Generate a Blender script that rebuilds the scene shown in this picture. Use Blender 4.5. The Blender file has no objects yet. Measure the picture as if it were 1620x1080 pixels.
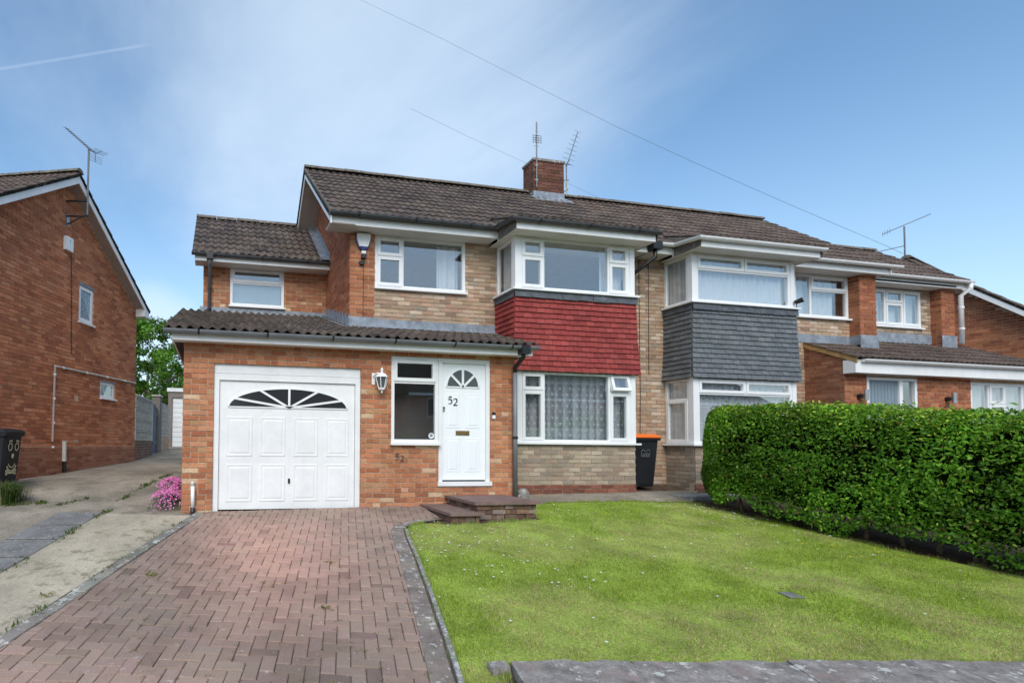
import bpy, math, random
import numpy as np
from mathutils import Vector, Matrix
random.seed(7); RNG = np.random.default_rng(11)
S = bpy.context.scene
COL = S.collection

# ------------------------------------------------------------------ camera
F, YAW, PIT, ROL, CX, CY = 853.711, 0.2009947, 0.0321304, 0.0098094, 514.568, 672.829   # solved from the photograph (1620 px wide)
CAM = np.array([0.45, -7.91, 0.987])
def _rot():
    c, s = math.cos(YAW), math.sin(YAW); cp, sp = math.cos(PIT), math.sin(PIT); cr, sr = math.cos(ROL), math.sin(ROL)
    Ry = np.array([[c, -s, 0], [0, 0, -1], [s, c, 0]]); Rp = np.array([[1, 0, 0], [0, cp, sp], [0, -sp, cp]])
    Rr = np.array([[cr, -sr, 0], [sr, cr, 0], [0, 0, 1]])
    return Rr @ Rp @ Ry
ROT = _rot()
cd = bpy.data.cameras.new('camera'); cam = bpy.data.objects.new('camera', cd); COL.objects.link(cam)
mw = Matrix.Identity(4)
for i in range(3):
    mw[i][0], mw[i][1], mw[i][2], mw[i][3] = ROT[0][i], -ROT[1][i], -ROT[2][i], CAM[i]
cam.matrix_world = mw
cd.sensor_width = 36; cd.lens = 36 * F / 1620; cd.shift_x = (810 - CX) / 1620; cd.shift_y = (CY - 540) / 1620
cd.clip_start = 0.05; cd.clip_end = 4000
S.camera = cam
def proj(p):
    q = ROT @ (np.asarray(p, float) - CAM)
    if q[2] < 0.1: return (-9999, -9999, q[2])
    return (F * q[0] / q[2] + CX, F * q[1] / q[2] + CY, q[2])

# ------------------------------------------------------------------ light
SUN_EL, SUN_AZ = math.radians(44), math.radians(197)      # azimuth clockwise from +Y (north)
W = bpy.data.worlds.new('World'); S.world = W; W.use_nodes = True
nt = W.node_tree; nt.nodes.clear()
def nn(t, **k):
    n = nt.nodes.new(t)
    for a, b in k.items(): setattr(n, a, b)
    return n
L = lambda a, b: nt.links.new(a, b)
out = nn('ShaderNodeOutputWorld'); bg = nn('ShaderNodeBackground'); bg.inputs['Strength'].default_value = 0.105
sky = nn('ShaderNodeTexSky', sky_type='NISHITA'); sky.sun_disc = False; sky.sun_elevation = SUN_EL; sky.sun_rotation = SUN_AZ
sky.air_density = 1.15; sky.dust_density = 0.5; sky.ozone_density = 2.6; sky.altitude = 50
geo = nn('ShaderNodeTexCoord')
sep = nn('ShaderNodeSeparateXYZ'); L(geo.outputs['Generated'], sep.inputs[0])
zc = nn('ShaderNodeMath', operation='MAXIMUM'); L(sep.outputs[2], zc.inputs[0]); zc.inputs[1].default_value = 0.04
za = nn('ShaderNodeMath', operation='ADD'); L(zc.outputs[0], za.inputs[0]); za.inputs[1].default_value = 0.12
dx = nn('ShaderNodeMath', operation='DIVIDE'); L(sep.outputs[0], dx.inputs[0]); L(za.outputs[0], dx.inputs[1])
dy = nn('ShaderNodeMath', operation='DIVIDE'); L(sep.outputs[1], dy.inputs[0]); L(za.outputs[0], dy.inputs[1])
cmb = nn('ShaderNodeCombineXYZ'); L(dx.outputs[0], cmb.inputs[0]); L(dy.outputs[0], cmb.inputs[1])
mp = nn('ShaderNodeMapping'); mp.inputs['Rotation'].default_value = (0, 0, math.radians(35)); mp.inputs['Scale'].default_value = (1.0, 0.5, 1); mp.inputs['Location'].default_value = (0.35, 0.2, 0)
L(cmb.outputs[0], mp.inputs[0])
n1 = nn('ShaderNodeTexNoise'); n1.inputs['Scale'].default_value = 0.85; n1.inputs['Detail'].default_value = 9; n1.inputs['Roughness'].default_value = 0.58; n1.inputs['Distortion'].default_value = 0.35
L(mp.outputs[0], n1.inputs['Vector'])
n2 = nn('ShaderNodeTexNoise'); n2.inputs['Scale'].default_value = 0.42; n2.inputs['Detail'].default_value = 2
mp2 = nn('ShaderNodeMapping'); mp2.inputs['Location'].default_value = (3.1, 1.7, 0); L(cmb.outputs[0], mp2.inputs[0]); L(mp2.outputs[0], n2.inputs['Vector'])
def pdir(u, v): d = ROT.T @ np.array([(u - CX) / F, (v - CY) / F, 1.]); return d / np.linalg.norm(d)
def vmath(op, a, b=None):
    n = nn('ShaderNodeVectorMath', operation=op); L(a, n.inputs[0])
    if b is not None: n.inputs[1].default_value = tuple(b)
    return n
def mrange(src, a0, a1, b0=0., b1=1.):
    n = nn('ShaderNodeMapRange'); n.interpolation_type = 'SMOOTHSTEP'; L(src, n.inputs[0])
    for i_, v_ in enumerate((a0, a1, b0, b1)): n.inputs[i_ + 1].default_value = v_
    return n.outputs[0]
def mth(op, a, b):
    n = nn('ShaderNodeMath', operation=op)
    for i_, q in enumerate((a, b)):
        if isinstance(q, (int, float)): n.inputs[i_].default_value = q
        else: L(q, n.inputs[i_])
    return n.outputs[0]
DIRV = vmath('NORMALIZE', geo.outputs['Generated']).outputs[0]
bank = mrange(vmath('DOT_PRODUCT', DIRV, pdir(430, 40)).outputs['Value'], math.cos(math.radians(38)), math.cos(math.radians(4)), 0, .40)   # the cirrus bank
bank2 = mrange(vmath('DOT_PRODUCT', DIRV, pdir(820, 200)).outputs['Value'], math.cos(math.radians(40)), math.cos(math.radians(3)), 0, .21)
low = mrange(vmath('DOT_PRODUCT', DIRV, pdir(225, 560)).outputs['Value'], math.cos(math.radians(9)), math.cos(math.radians(2)), 0, .5)          # cumulus low behind the passage
behind = mrange(sep.outputs[1], .25, -.55, 0, .42)                        # broken cloud behind the camera, as the windows reflect it
dens = mth('ADD', mth('ADD', mth('ADD', n1.outputs[0], behind), mth('MULTIPLY', n2.outputs[0], .25)), mth('ADD', mth('ADD', bank, bank2), low))
cl_ = mrange(dens, .72, 1.34, 0, .72)
tA_, tB_ = pdir(-260, 152), pdir(228, 72); tn_ = np.cross(tA_, tB_); tn_ /= np.linalg.norm(tn_); tm_ = tA_ + tB_; tm_ /= np.linalg.norm(tm_)
tr_ = mth('MULTIPLY', mrange(mth('ABSOLUTE', vmath('DOT_PRODUCT', DIRV, tn_).outputs['Value'], 0), .0026, .0006), mrange(vmath('DOT_PRODUCT', DIRV, tm_).outputs['Value'], float(tm_ @ tB_) - .004, float(tm_ @ tB_) + .004, 0, .13))
haze_ = mrange(sep.outputs[2], .50, -.02, 0, .34)
mixf = mth('MINIMUM', mth('ADD', mth('MAXIMUM', cl_, haze_), tr_), .95)
mix = nn('ShaderNodeMix', data_type='RGBA'); L(mixf, mix.inputs['Factor']); hs_ = nn('ShaderNodeHueSaturation'); hs_.inputs['Saturation'].default_value = 1.08; hs_.inputs['Hue'].default_value = .494; L(sky.outputs[0], hs_.inputs['Color']); L(hs_.outputs[0], mix.inputs[6]); mix.inputs[7].default_value = (4.1, 4.9, 5.8, 1)
L(mix.outputs[2], bg.inputs['Color']); L(bg.outputs[0], out.inputs[0])

sd = bpy.data.lights.new('sun', 'SUN'); sun = bpy.data.objects.new('sun', sd); COL.objects.link(sun)
sd.energy = 1.6; sd.angle = math.radians(42); sd.color = (1.0, 0.95, 0.87)
sdir = Vector((math.sin(SUN_AZ) * math.cos(SUN_EL), math.cos(SUN_AZ) * math.cos(SUN_EL), math.sin(SUN_EL)))
sun.rotation_euler = sdir.to_track_quat('Z', 'Y').to_euler()
S.view_settings.view_transform = 'Standard'; S.view_settings.look = 'None'; S.view_settings.gamma = 1; S.view_settings.exposure = 0.90
S.render.engine = 'CYCLES'

# ------------------------------------------------------------------ materials
MATS = {}
def mat(name, color=(.5, .5, .5), rough=.6, attr=False, nscale=6, namt=.25, bump=.0, bscale=80, metal=0, spots=None, spec=.5, fine=None, trans=0):
    m = bpy.data.materials.new(name); m.use_nodes = True; MATS[name] = m
    t = m.node_tree; b = t.nodes['Principled BSDF']; K = t.links.new
    b.inputs['Roughness'].default_value = rough; b.inputs['Metallic'].default_value = metal; b.inputs['Specular IOR Level'].default_value = spec
    tc = t.nodes.new('ShaderNodeTexCoord')
    if attr:
        a = t.nodes.new('ShaderNodeAttribute'); a.attribute_name = 'col'; c0 = a.outputs['Color']
    else:
        a = t.nodes.new('ShaderNodeRGB'); a.outputs[0].default_value = (*color, 1); c0 = a.outputs[0]
    def noise(sc, det=4, ro=.6):
        n = t.nodes.new('ShaderNodeTexNoise'); n.inputs['Scale'].default_value = sc; n.inputs['Detail'].default_value = det; n.inputs['Roughness'].default_value = ro
        K(tc.outputs['Object'], n.inputs['Vector']); return n.outputs[0]
    def rng(src, a0, a1, b0, b1):
        r = t.nodes.new('ShaderNodeMapRange'); K(src, r.inputs[0])
        for i, v in enumerate((a0, a1, b0, b1)): r.inputs[i + 1].default_value = v
        return r.outputs[0]
    def mulc(c, f):
        x = t.nodes.new('ShaderNodeMix'); x.data_type = 'RGBA'; x.blend_type = 'MULTIPLY'; x.inputs[0].default_value = 1
        g = t.nodes.new('ShaderNodeCombineColor')
        for i in range(3): K(f, g.inputs[i])
        K(c, x.inputs[6]); K(g.outputs[0], x.inputs[7]); return x.outputs[2]
    c = c0
    if namt: c = mulc(c, rng(noise(nscale), .3, .7, 1 - namt, 1 + namt))
    if fine: c = mulc(c, rng(noise(fine[0], 3, .7), .3, .7, 1 - fine[1], 1 + fine[1]))
    if spots:      # list of (scale, threshold, softness, colour, strength)
        for sc, th, so, sc_col, st in spots:
            x = t.nodes.new('ShaderNodeMix'); x.data_type = 'RGBA'
            K(rng(noise(sc, 5, .65), th, th + so, 0, st), x.inputs[0]); K(c, x.inputs[6]); x.inputs[7].default_value = (*sc_col, 1); c = x.outputs[2]
    K(c, b.inputs['Base Color'])
    if bump:
        bp = t.nodes.new('ShaderNodeBump'); bp.inputs['Strength'].default_value = bump; bp.inputs['Distance'].default_value = .01
        K(noise(bscale, 5, .7), bp.inputs['Height']); K(bp.outputs[0], b.inputs['Normal'])
    if trans:
        tr = t.nodes.new('ShaderNodeBsdfTranslucent'); ms = t.nodes.new('ShaderNodeMixShader'); ms.inputs[0].default_value = trans
        K(c, tr.inputs[0]); K(b.outputs[0], ms.inputs[1]); K(tr.outputs[0], ms.inputs[2]); K(ms.outputs[0], t.nodes['Material Output'].inputs[0])
    return m
def glass_mat(name, tint, rough, base):
    m = bpy.data.materials.new(name); m.use_nodes = True; t = m.node_tree; t.nodes.clear(); K = t.links.new; MATS[name] = m
    o = t.nodes.new('ShaderNodeOutputMaterial'); tr = t.nodes.new('ShaderNodeBsdfTransparent'); tr.inputs[0].default_value = (*tint, 1)
    g = t.nodes.new('ShaderNodeBsdfGlossy'); g.inputs['Roughness'].default_value = rough; g.inputs[0].default_value = (.92, .95, .97, 1)
    lw_ = t.nodes.new('ShaderNodeLayerWeight'); lw_.inputs[0].default_value = .5; fr = t.nodes.new('ShaderNodeMath'); fr.operation = 'POWER'; K(lw_.outputs['Facing'], fr.inputs[0]); fr.inputs[1].default_value = 4.5
    mr = t.nodes.new('ShaderNodeMapRange'); K(fr.outputs[0], mr.inputs[0]); mr.inputs[1].default_value = 0; mr.inputs[2].default_value = 1; mr.inputs[3].default_value = base; mr.inputs[4].default_value = 1
    ms = t.nodes.new('ShaderNodeMixShader'); K(mr.outputs[0], ms.inputs[0]); K(tr.outputs[0], ms.inputs[1]); K(g.outputs[0], ms.inputs[2]); K(ms.outputs[0], o.inputs[0])
    return m
mat('brick', attr=True, rough=.88, namt=.16, nscale=1.7, bump=.4, bscale=140, fine=(60, .26), spec=.2, spots=[(11, .60, .10, (.50, .34, .22), .32), (15, .62, .08, (.17, .075, .05), .38), (1.3, .58, .2, (.22, .15, .10), .25)])
mat('mortar', (.56, .44, .31), rough=.95, namt=.2, nscale=9, bump=.3, bscale=200, spec=.1)
mat('mortar_dark', (.52, .36, .25), rough=.95, namt=.25, nscale=5, bump=.3, bscale=200, spec=.1)
mat('mortar_tan', (.47, .40, .31), rough=.95, namt=.2, nscale=9, bump=.3, bscale=200, spec=.1)
LICH = [(24, .60, .05, (.40, .38, .31), .5), (5, .56, .14, (.17, .15, .10), .45)]
mat('tile', attr=True, rough=.8, namt=.3, nscale=3, bump=.4, bscale=120, fine=(60, .25), spots=LICH, spec=.25)
mat('ridge_tile', (.15, .13, .11), rough=.9, namt=.35, nscale=7, bump=.5, bscale=70, spots=[(14, .55, .1, (.30, .29, .20), .6)], spec=.2)
mat('shingle', attr=True, rough=.7, namt=.18, nscale=2.5, bump=.2, bscale=90, fine=(45, .15), spec=.25, spots=[(4, .60, .16, (.33, .12, .10), .25), (22, .68, .05, (.12, .05, .045), .3)])
mat('slate', attr=True, rough=.55, namt=.2, nscale=5, bump=.2, bscale=60, fine=(45, .18), spec=.35)
mat('lead', (.23, .26, .30), rough=.55, namt=.35, nscale=7, bump=.2, bscale=25, spots=[(9, .58, .1, (.45, .48, .52), .5)], spec=.5)
mat('lead_dark', (.075, .085, .095), rough=.6, namt=.35, nscale=9, bump=.3, bscale=25, spots=[(5, .60, .1, (.32, .36, .40), .5)])
mat('upvc', (.79, .80, .80), rough=.36, namt=.05, nscale=2, spec=.45, spots=[(3.5, .60, .2, (.62, .60, .55), .3)])
mat('paint_white', (.78, .79, .785), rough=.45, namt=.06, nscale=1.5, fine=(9, .04), spec=.35, spots=[(1.8, .60, .2, (.60, .58, .53), .35), (38, .70, .05, (.5, .48, .44), .3)])
mat('door_white', (.83, .86, .88), rough=.38, namt=.03, nscale=1, spec=.45)
mat('soffit', (.66, .64, .60), rough=.6, namt=.08, nscale=2)
mat('soffit_brown', (.40, .34, .30), rough=.7, namt=.12, nscale=3)
mat('gutter_dark', (.055, .058, .064), rough=.42, namt=.3, nscale=4, spots=[(16, .6, .1, (.18, .18, .17), .4)])
mat('pipe_grey', (.16, .175, .19), rough=.45, namt=.2, nscale=3)
mat('black', (.012, .012, .013), rough=.4, namt=.1)
mat('bin_body', (.012, .013, .016), rough=.55, spec=.3, namt=.25, nscale=4, bump=.1, bscale=300)
mat('orange', (.80, .16, .02), rough=.45, namt=.08, nscale=4)
mat('brass', (.36, .25, .11), rough=.4, metal=.8, namt=.2)
mat('steel', (.42, .43, .44), rough=.4, metal=.7, namt=.2)
mat('aerial', (.17, .18, .19), rough=.5, metal=.4, namt=.2)
mat('wood', (.42, .26, .10), rough=.7, namt=.3, nscale=8)
mat('curtain', (.86, .87, .90), rough=.9, namt=.05, trans=.25)
mat('lace', attr=True, rough=.9, namt=.0, trans=.3)
mat('frost', (.27, .33, .34), rough=.35, namt=.06, nscale=3)
glass_mat('glass', (.95, .97, .975), .0, .16)
glass_mat('glass_dark', (.30, .33, .35), .05, .06)
mat('interior', (.50, .47, .43), rough=.9, namt=.1)
mat('grey_door', (.20, .26, .31), rough=.45, namt=.05)
mat('blue_plastic', (.01, .02, .16), rough=.35)
mat('paver', attr=True, rough=.88, namt=.2, nscale=1.6, bump=.4, bscale=160, fine=(110, .2), spots=[(13, .655, .03, (.50, .48, .44), .55), (34, .655, .04, (.54, .52, .48), .55), (1.6, .52, .2, (.17, .15, .12), .45)], spec=.15)
mat('border_paver', attr=True, rough=.9, namt=.25, nscale=5, bump=.4, bscale=130, fine=(70, .2), spots=[(13, .57, .03, (.55, .54, .50), .7)], spec=.15)
mat('joint_sand', (.13, .105, .08), rough=1, namt=.4, nscale=14, bump=.5, bscale=90, spots=[(4, .55, .1, (.09, .11, .03), .6)], spec=.05)
mat('concrete', (.40, .35, .265), rough=.92, namt=.25, nscale=1.3, bump=.5, bscale=70, fine=(40, .18), spots=[(6, .56, .07, (.16, .14, .105), .5), (26, .60, .05, (.15, .125, .095), .55), (3, .58, .12, (.19, .17, .09), .5)], spec=.15)
mat('concrete_old', (.275, .24, .19), rough=.92, namt=.3, nscale=1.1, bump=.5, bscale=60, fine=(35, .25), spots=[(1.6, .50, .14, (.14, .125, .10), .65), (5, .62, .08, (.12, .14, .05), .5), (22, .58, .06, (.12, .10, .08), .6)], spec=.15)
mat('slab_dark', (.18, .178, .172), rough=.9, namt=.25, nscale=4, bump=.4, bscale=60, fine=(50, .2), spots=[(20, .6, .03, (.42, .42, .40), .6)], spec=.2)
mat('kerb', (.24, .235, .22), rough=.92, namt=.3, nscale=6, bump=.5, bscale=60, spots=[(24, .54, .04, (.55, .54, .50), .75), (9, .6, .1, (.12, .13, .07), .5)], spec=.15)
mat('stone', (.235, .215, .20), rough=.95, namt=.4, nscale=9, bump=1.0, bscale=22, fine=(50, .25), spots=[(12, .6, .03, (.58, .57, .54), .7), (4, .56, .1, (.26, .20, .18), .6)], spec=.15)
mat('step_slab', (.19, .13, .115), rough=.8, namt=.2, nscale=4, bump=.3, bscale=90, fine=(60, .15), spec=.2)
mat('step_stone', attr=True, rough=.9, namt=.25, nscale=12, bump=.6, bscale=40, spec=.15)
mat('soil', (.10, .072, .05), rough=1, namt=.4, nscale=8, bump=.8, bscale=40, spots=[(22, .58, .05, (.22, .15, .09), .6)], spec=.05)
mat('turf', (.25, .33, .065), rough=1, namt=.3, nscale=2.2, bump=.5, bscale=90, fine=(40, .35), spec=.05)
mat('grass', attr=True, rough=.75, namt=0, spec=.15, trans=.45)
mat('leaf', attr=True, rough=.5, namt=0, spec=.28, trans=.4)
mat('leaf_soft', attr=True, rough=.6, namt=0, spec=.3, trans=.3)
mat('petal', attr=True, rough=.7, namt=0, spec=.2, trans=.25)
mat('hedge_shade_fill', (.012, .018, .006), rough=1, namt=.4, nscale=12, spec=0)  # near-black colour standing for the shade inside the hedge
mat('bark', (.16, .12, .085), rough=.95, namt=.3, nscale=20, bump=.6, bscale=60, spec=.1)
mat('asphalt', (.05, .05, .052), rough=.9, namt=.2, nscale=2, bump=.4, bscale=120, spec=.2)
mat('screen_block', (.55, .52, .46), rough=.9, namt=.2, nscale=6, bump=.3, bscale=60, spec=.15)
mat('pebble', (.23, .20, .18), rough=.95, namt=.3, nscale=20, bump=.7, bscale=90, spec=.1)
mat('cream', (.62, .58, .36), rough=.6, namt=.1)
mat('gate_blue', (.03, .055, .10), rough=.6, namt=.25, nscale=6)

# ------------------------------------------------------------------ mesh helpers
class MB:
    def __init__(self): self.v = []; self.f = []; self.c = []
    def add(self, vs, fs, col=None):
        o = len(self.v); self.v += [tuple(map(float, p)) for p in vs]; self.f += [tuple(i + o for i in f) for f in fs]
        self.c += [col] * len(fs); return self
    def box(self, x0, x1, y0, y1, z0, z1, col=None):
        return self.add([(x0, y0, z0), (x1, y0, z0), (x1, y1, z0), (x0, y1, z0), (x0, y0, z1), (x1, y0, z1), (x1, y1, z1), (x0, y1, z1)], BOXF, col)
    def fbox(self, fr, s0, s1, z0, z1, n0, n1, col=None):     # box in a wall frame: along, up, outward
        ps = [fr.p(s, n, z) for z in (z0, z1) for (s, n) in ((s0, n1), (s1, n1), (s1, n0), (s0, n0))]
        return self.add(ps, BOXF, col)
    def prism(self, poly, ext, col=None):                      # polygon (3D points) extruded by vector
        n = len(poly); e = np.asarray(ext, float); a = [np.asarray(p, float) for p in poly]
        fs = [tuple(range(n)), tuple(range(2 * n - 1, n - 1, -1))] + [(i, n + i, n + (i + 1) % n, (i + 1) % n) for i in range(n)]
        return self.add(a + [p + e for p in a], fs, col)
    def tube(self, pts, r, n=8, col=None, caps=True):
        pts = [np.asarray(p, float) for p in pts]; rr = r if isinstance(r, (list, tuple)) else [r] * len(pts); vs = []; fs = []; pu = None
        for i, p in enumerate(pts):
            d = pts[min(i + 1, len(pts) - 1)] - pts[max(i - 1, 0)]; d = d / (np.linalg.norm(d) + 1e-9)
            u = pu - d * (pu @ d) if pu is not None else np.cross(d, (0, 0, 1) if abs(d[2]) < .9 else (1, 0, 0))
            u = u / (np.linalg.norm(u) + 1e-9); pu = u; w = np.cross(d, u)
            vs += [p + rr[i] * (math.cos(2 * math.pi * k / n) * u + math.sin(2 * math.pi * k / n) * w) for k in range(n)]
        for i in range(len(pts) - 1):
            fs += [(i * n + k, i * n + (k + 1) % n, (i + 1) * n + (k + 1) % n, (i + 1) * n + k) for k in range(n)]
        if caps: fs += [tuple(range(n - 1, -1, -1)), tuple(range((len(pts) - 1) * n, len(pts) * n))]
        return self.add(vs, fs, col)
    def ring(self, prof, cx, cy, n=16, col=None, sx=1, sy=1):        # lathe: list of (r, z)
        vs = [(cx + r * sx * math.cos(2 * math.pi * k / n), cy + r * sy * math.sin(2 * math.pi * k / n), z) for r, z in prof for k in range(n)]
        fs = [(i * n + k, i * n + (k + 1) % n, (i + 1) * n + (k + 1) % n, (i + 1) * n + k) for i in range(len(prof) - 1) for k in range(n)]
        fs += [tuple(range(n - 1, -1, -1)), tuple(range((len(prof) - 1) * n, len(prof) * n))]
        return self.add(vs, fs, col)
    def build(self, name, m, parent=None, smooth=False):
        me = bpy.data.meshes.new(name); me.from_pydata(self.v, [], self.f)
        if any(c is not None for c in self.c):
            at = me.attributes.new('col', 'FLOAT_COLOR', 'FACE')
            at.data.foreach_set('color', np.array([(*(c or (.5, .5, .5)), 1.0) for c in self.c], dtype=np.float32).ravel())
        me.materials.append(MATS[m] if isinstance(m, str) else m)
        if smooth: me.polygons.foreach_set('use_smooth', [True] * len(me.polygons))
        o = bpy.data.objects.new(name, me); COL.objects.link(o); adopt(o, parent); return o
BOXF = [(0, 3, 2, 1), (4, 5, 6, 7), (0, 1, 5, 4), (1, 2, 6, 5), (2, 3, 7, 6), (3, 0, 4, 7)]
def adopt(o, parent):
    if parent is None: return
    o.parent = parent
    if parent.type == 'EMPTY': o.location = -parent.location
def np_mesh(name, V, Fq, C, m, parent=None, k=4):              # big meshes straight from arrays
    me = bpy.data.meshes.new(name); nv, nf = len(V), len(Fq)
    me.vertices.add(nv); me.vertices.foreach_set('co', np.asarray(V, np.float32).ravel())
    me.loops.add(nf * k); me.loops.foreach_set('vertex_index', np.asarray(Fq, np.int32).ravel())
    me.polygons.add(nf); me.polygons.foreach_set('loop_start', np.arange(0, nf * k, k, dtype=np.int32)); me.polygons.foreach_set('loop_total', np.full(nf, k, np.int32))
    at = me.attributes.new('col', 'FLOAT_COLOR', 'FACE'); at.data.foreach_set('color', np.concatenate([np.asarray(C, np.float32), np.ones((nf, 1), np.float32)], 1).ravel())
    me.update(); me.validate(); me.materials.append(MATS[m])
    o = bpy.data.objects.new(name, me); COL.objects.link(o); adopt(o, parent); return o
def thing(name, label, cat, loc, group=None):
    o = bpy.data.objects.new(name, None); COL.objects.link(o); o.location = loc; o.empty_display_size = .1; tag(o, label, cat, group); return o
def tag(o, label, cat, group=None, kind=None):
    if label: o['label'] = label
    if cat: o['category'] = cat
    if group: o['group'] = group
    if kind: o['kind'] = kind
    return o
def struct(o): o['kind'] = 'structure'; return o
class FR:                                                     # wall frame: origin, along, outward normal
    def __init__(self, o, u): self.o = np.array(o, float); self.u = np.array([u[0], u[1], 0.]) / math.hypot(*u[:2]); self.n = np.array([self.u[1], -self.u[0], 0.])
    def p(self, s, n, z): return self.o + self.u * s + self.n * n + np.array([0, 0, z])
XF = lambda y: FR((0, y, 0), (1, 0))                          # facade frame at depth y: s = x, outward = -y

# pieces: the 300 that show largest of each kind on each thing become objects, the rest one joined part
PIECES = {}
def piece(key, name, parent, m, vs, fs, col):
    c = np.mean(np.asarray(vs), 0); u, v, d = proj(c)
    a = 1 / d ** 2 if (-10 < u < 1630 and -10 < v < 1090) else 0
    PIECES.setdefault((key, name), []).append((a, parent, m, vs, fs, col))
def flush(limit=300):
    for (key, name), L_ in PIECES.items():
        L_.sort(key=lambda t: -t[0]); rest = {}
        lim = LIM.get((key, name), limit)
        for i, (a, parent, m, vs, fs, col) in enumerate(L_):
            if i < lim and a > 0: MB().add(vs, fs, col).build(name, m, parent)
            else: rest.setdefault((parent.name, m), (parent, MB()))[1].add(vs, fs, col)
        for (pn, m), (parent, mb) in rest.items():
            o = mb.build(name + 's', m, parent); o['kind'] = 'stuff'
LIM = {}
def jit(c, a): 
    k = 1 + random.uniform(-a, a); return tuple(max(0, x * k * (1 + random.uniform(-a * .25, a * .25))) for x in c)

# ------------------------------------------------------------------ ground heights
def gz(x, y):
    xl = min(max(x, -8), 12)
    if y < -5.25: b = .115 * -5.25 + .015 * (max(y, -40) + 5.25)
    elif y < 2.5: b = .115 * y
    else: b = .2875 + .042 * (min(y, 16) - 2.5)
    return b + .014 * (xl - 2) * (1 if y > -5.25 else max(0, 1 + (y + 5.25) / 2))
def sheet(name, poly, m, dz, sub=.0, parent=None):           # flat sheet following the ground, split along y
    ys = sorted({p[1] for p in poly} | {-5.25, 2.5}); mb = MB()
    pts = [(x, y, gz(x, y) + dz) for x, y in poly]
    mb.add(pts, [tuple(range(len(pts)))]); return mb.build(name, m, parent)
def strip(name, left, right, m, dz, parent=None, n=24, thick=0):          # ground sheet between two polylines (same count)
    def rs(pl, k):
        d = [0]; 
        for a, b in zip(pl, pl[1:]): d.append(d[-1] + math.dist(a, b))
        return [tuple(np.interp(t * d[-1], d, [p[i] for p in pl]) for i in (0, 1)) for t in np.linspace(0, 1, k)]
    A, B = rs(left, n), rs(right, n); mb = MB(); vs = []
    for a, b in zip(A, B):
        for t in (0, .5, 1): x = a[0] + (b[0] - a[0]) * t; y = a[1] + (b[1] - a[1]) * t; vs.append((x, y, gz(x, y) + dz))
    fs = [(i * 3 + k, i * 3 + k + 1, i * 3 + k + 4, i * 3 + k + 3) for i in range(n - 1) for k in (0, 1)]
    mb.add(vs, fs); return mb.build(name, m, parent)

# ================================================================== THE SETTING
def make_ground():
    xs = np.concatenate([[-600, -200, -80, -40, -20], np.arange(-12, 24, .5), [30, 45, 80, 200, 600]])
    ys = np.concatenate([[-600, -200, -90, -60, -40], np.arange(-30, -6, 2), np.arange(-6, 18, .25), [20, 26, 40, 80, 200, 700]])
    vs = [(x, y, gz(x, y) - .012) for y in ys for x in xs]; nx = len(xs)
    fs = [(j * nx + i, j * nx + i + 1, (j + 1) * nx + i + 1, (j + 1) * nx + i) for j in range(len(ys) - 1) for i in range(nx - 1)]
    struct(MB().add(vs, fs).build('ground', 'soil'))
make_ground()
struct(strip('pavement', [(-60, -8.9), (60, -8.9)], [(-60, -6.3), (60, -6.3)], 'concrete', .004, n=30))
struct(strip('road', [(-60, -15.5), (60, -15.5)], [(-60, -9.1), (60, -9.1)], 'asphalt', -.06 + .054, n=30))

# ================================================================== BRICKWORK
P_RED = [((0.430, 0.172, 0.087), 6), ((0.385, 0.143, 0.069), 5), ((0.474, 0.202, 0.106), 4), ((0.335, 0.119, 0.062), 2.5), ((0.450, 0.215, 0.122), 2), ((0.520, 0.303, 0.184), .5)]
P_REDLOW = [((0.439, 0.184, 0.094), 6), ((0.390, 0.152, 0.077), 4), ((0.490, 0.230, 0.124), 4), ((0.330, 0.134, 0.072), 2.5), ((0.430, 0.239, 0.127), 1.8), ((0.599, 0.404, 0.262), 1.4)]
P_LEFT = [((0.501, 0.191, 0.095), 5), ((0.434, 0.158, 0.078), 5), ((0.545, 0.219, 0.111), 4), ((0.367, 0.129, 0.066), 3), ((0.579, 0.258, 0.141), 1.5)]
P_TAN = [((0.442, 0.315, 0.218), 6), ((0.512, 0.384, 0.276), 4), ((0.384, 0.257, 0.169), 4), ((0.442, 0.274, 0.188), 3), ((0.291, 0.198, 0.138), 2), ((0.559, 0.443, 0.338), 2), ((0.326, 0.257, 0.194), 1.5)]
P_TANLOW = [((0.384, 0.309, 0.231), 6), ((0.326, 0.257, 0.194), 4), ((0.442, 0.361, 0.276), 3), ((0.291, 0.239, 0.188), 3), ((0.372, 0.268, 0.200), 2)]
P_PLINTH = [((.20, .075, .052), 4), ((.155, .058, .042), 4), ((.24, .10, .068), 3)]
P_PIER = [((0.334, 0.117, 0.057), 5), ((0.284, 0.092, 0.046), 4), ((0.383, 0.140, 0.069), 3)]
P_NEXT = [((0.408, 0.150, 0.072), 5), ((0.346, 0.117, 0.057), 5), ((0.470, 0.184, 0.090), 3), ((0.284, 0.095, 0.049), 3)]
def pick(pal): 
    c = random.choices([p[0] for p in pal], [p[1] for p in pal])[0]; return jit(c, .11)
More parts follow.
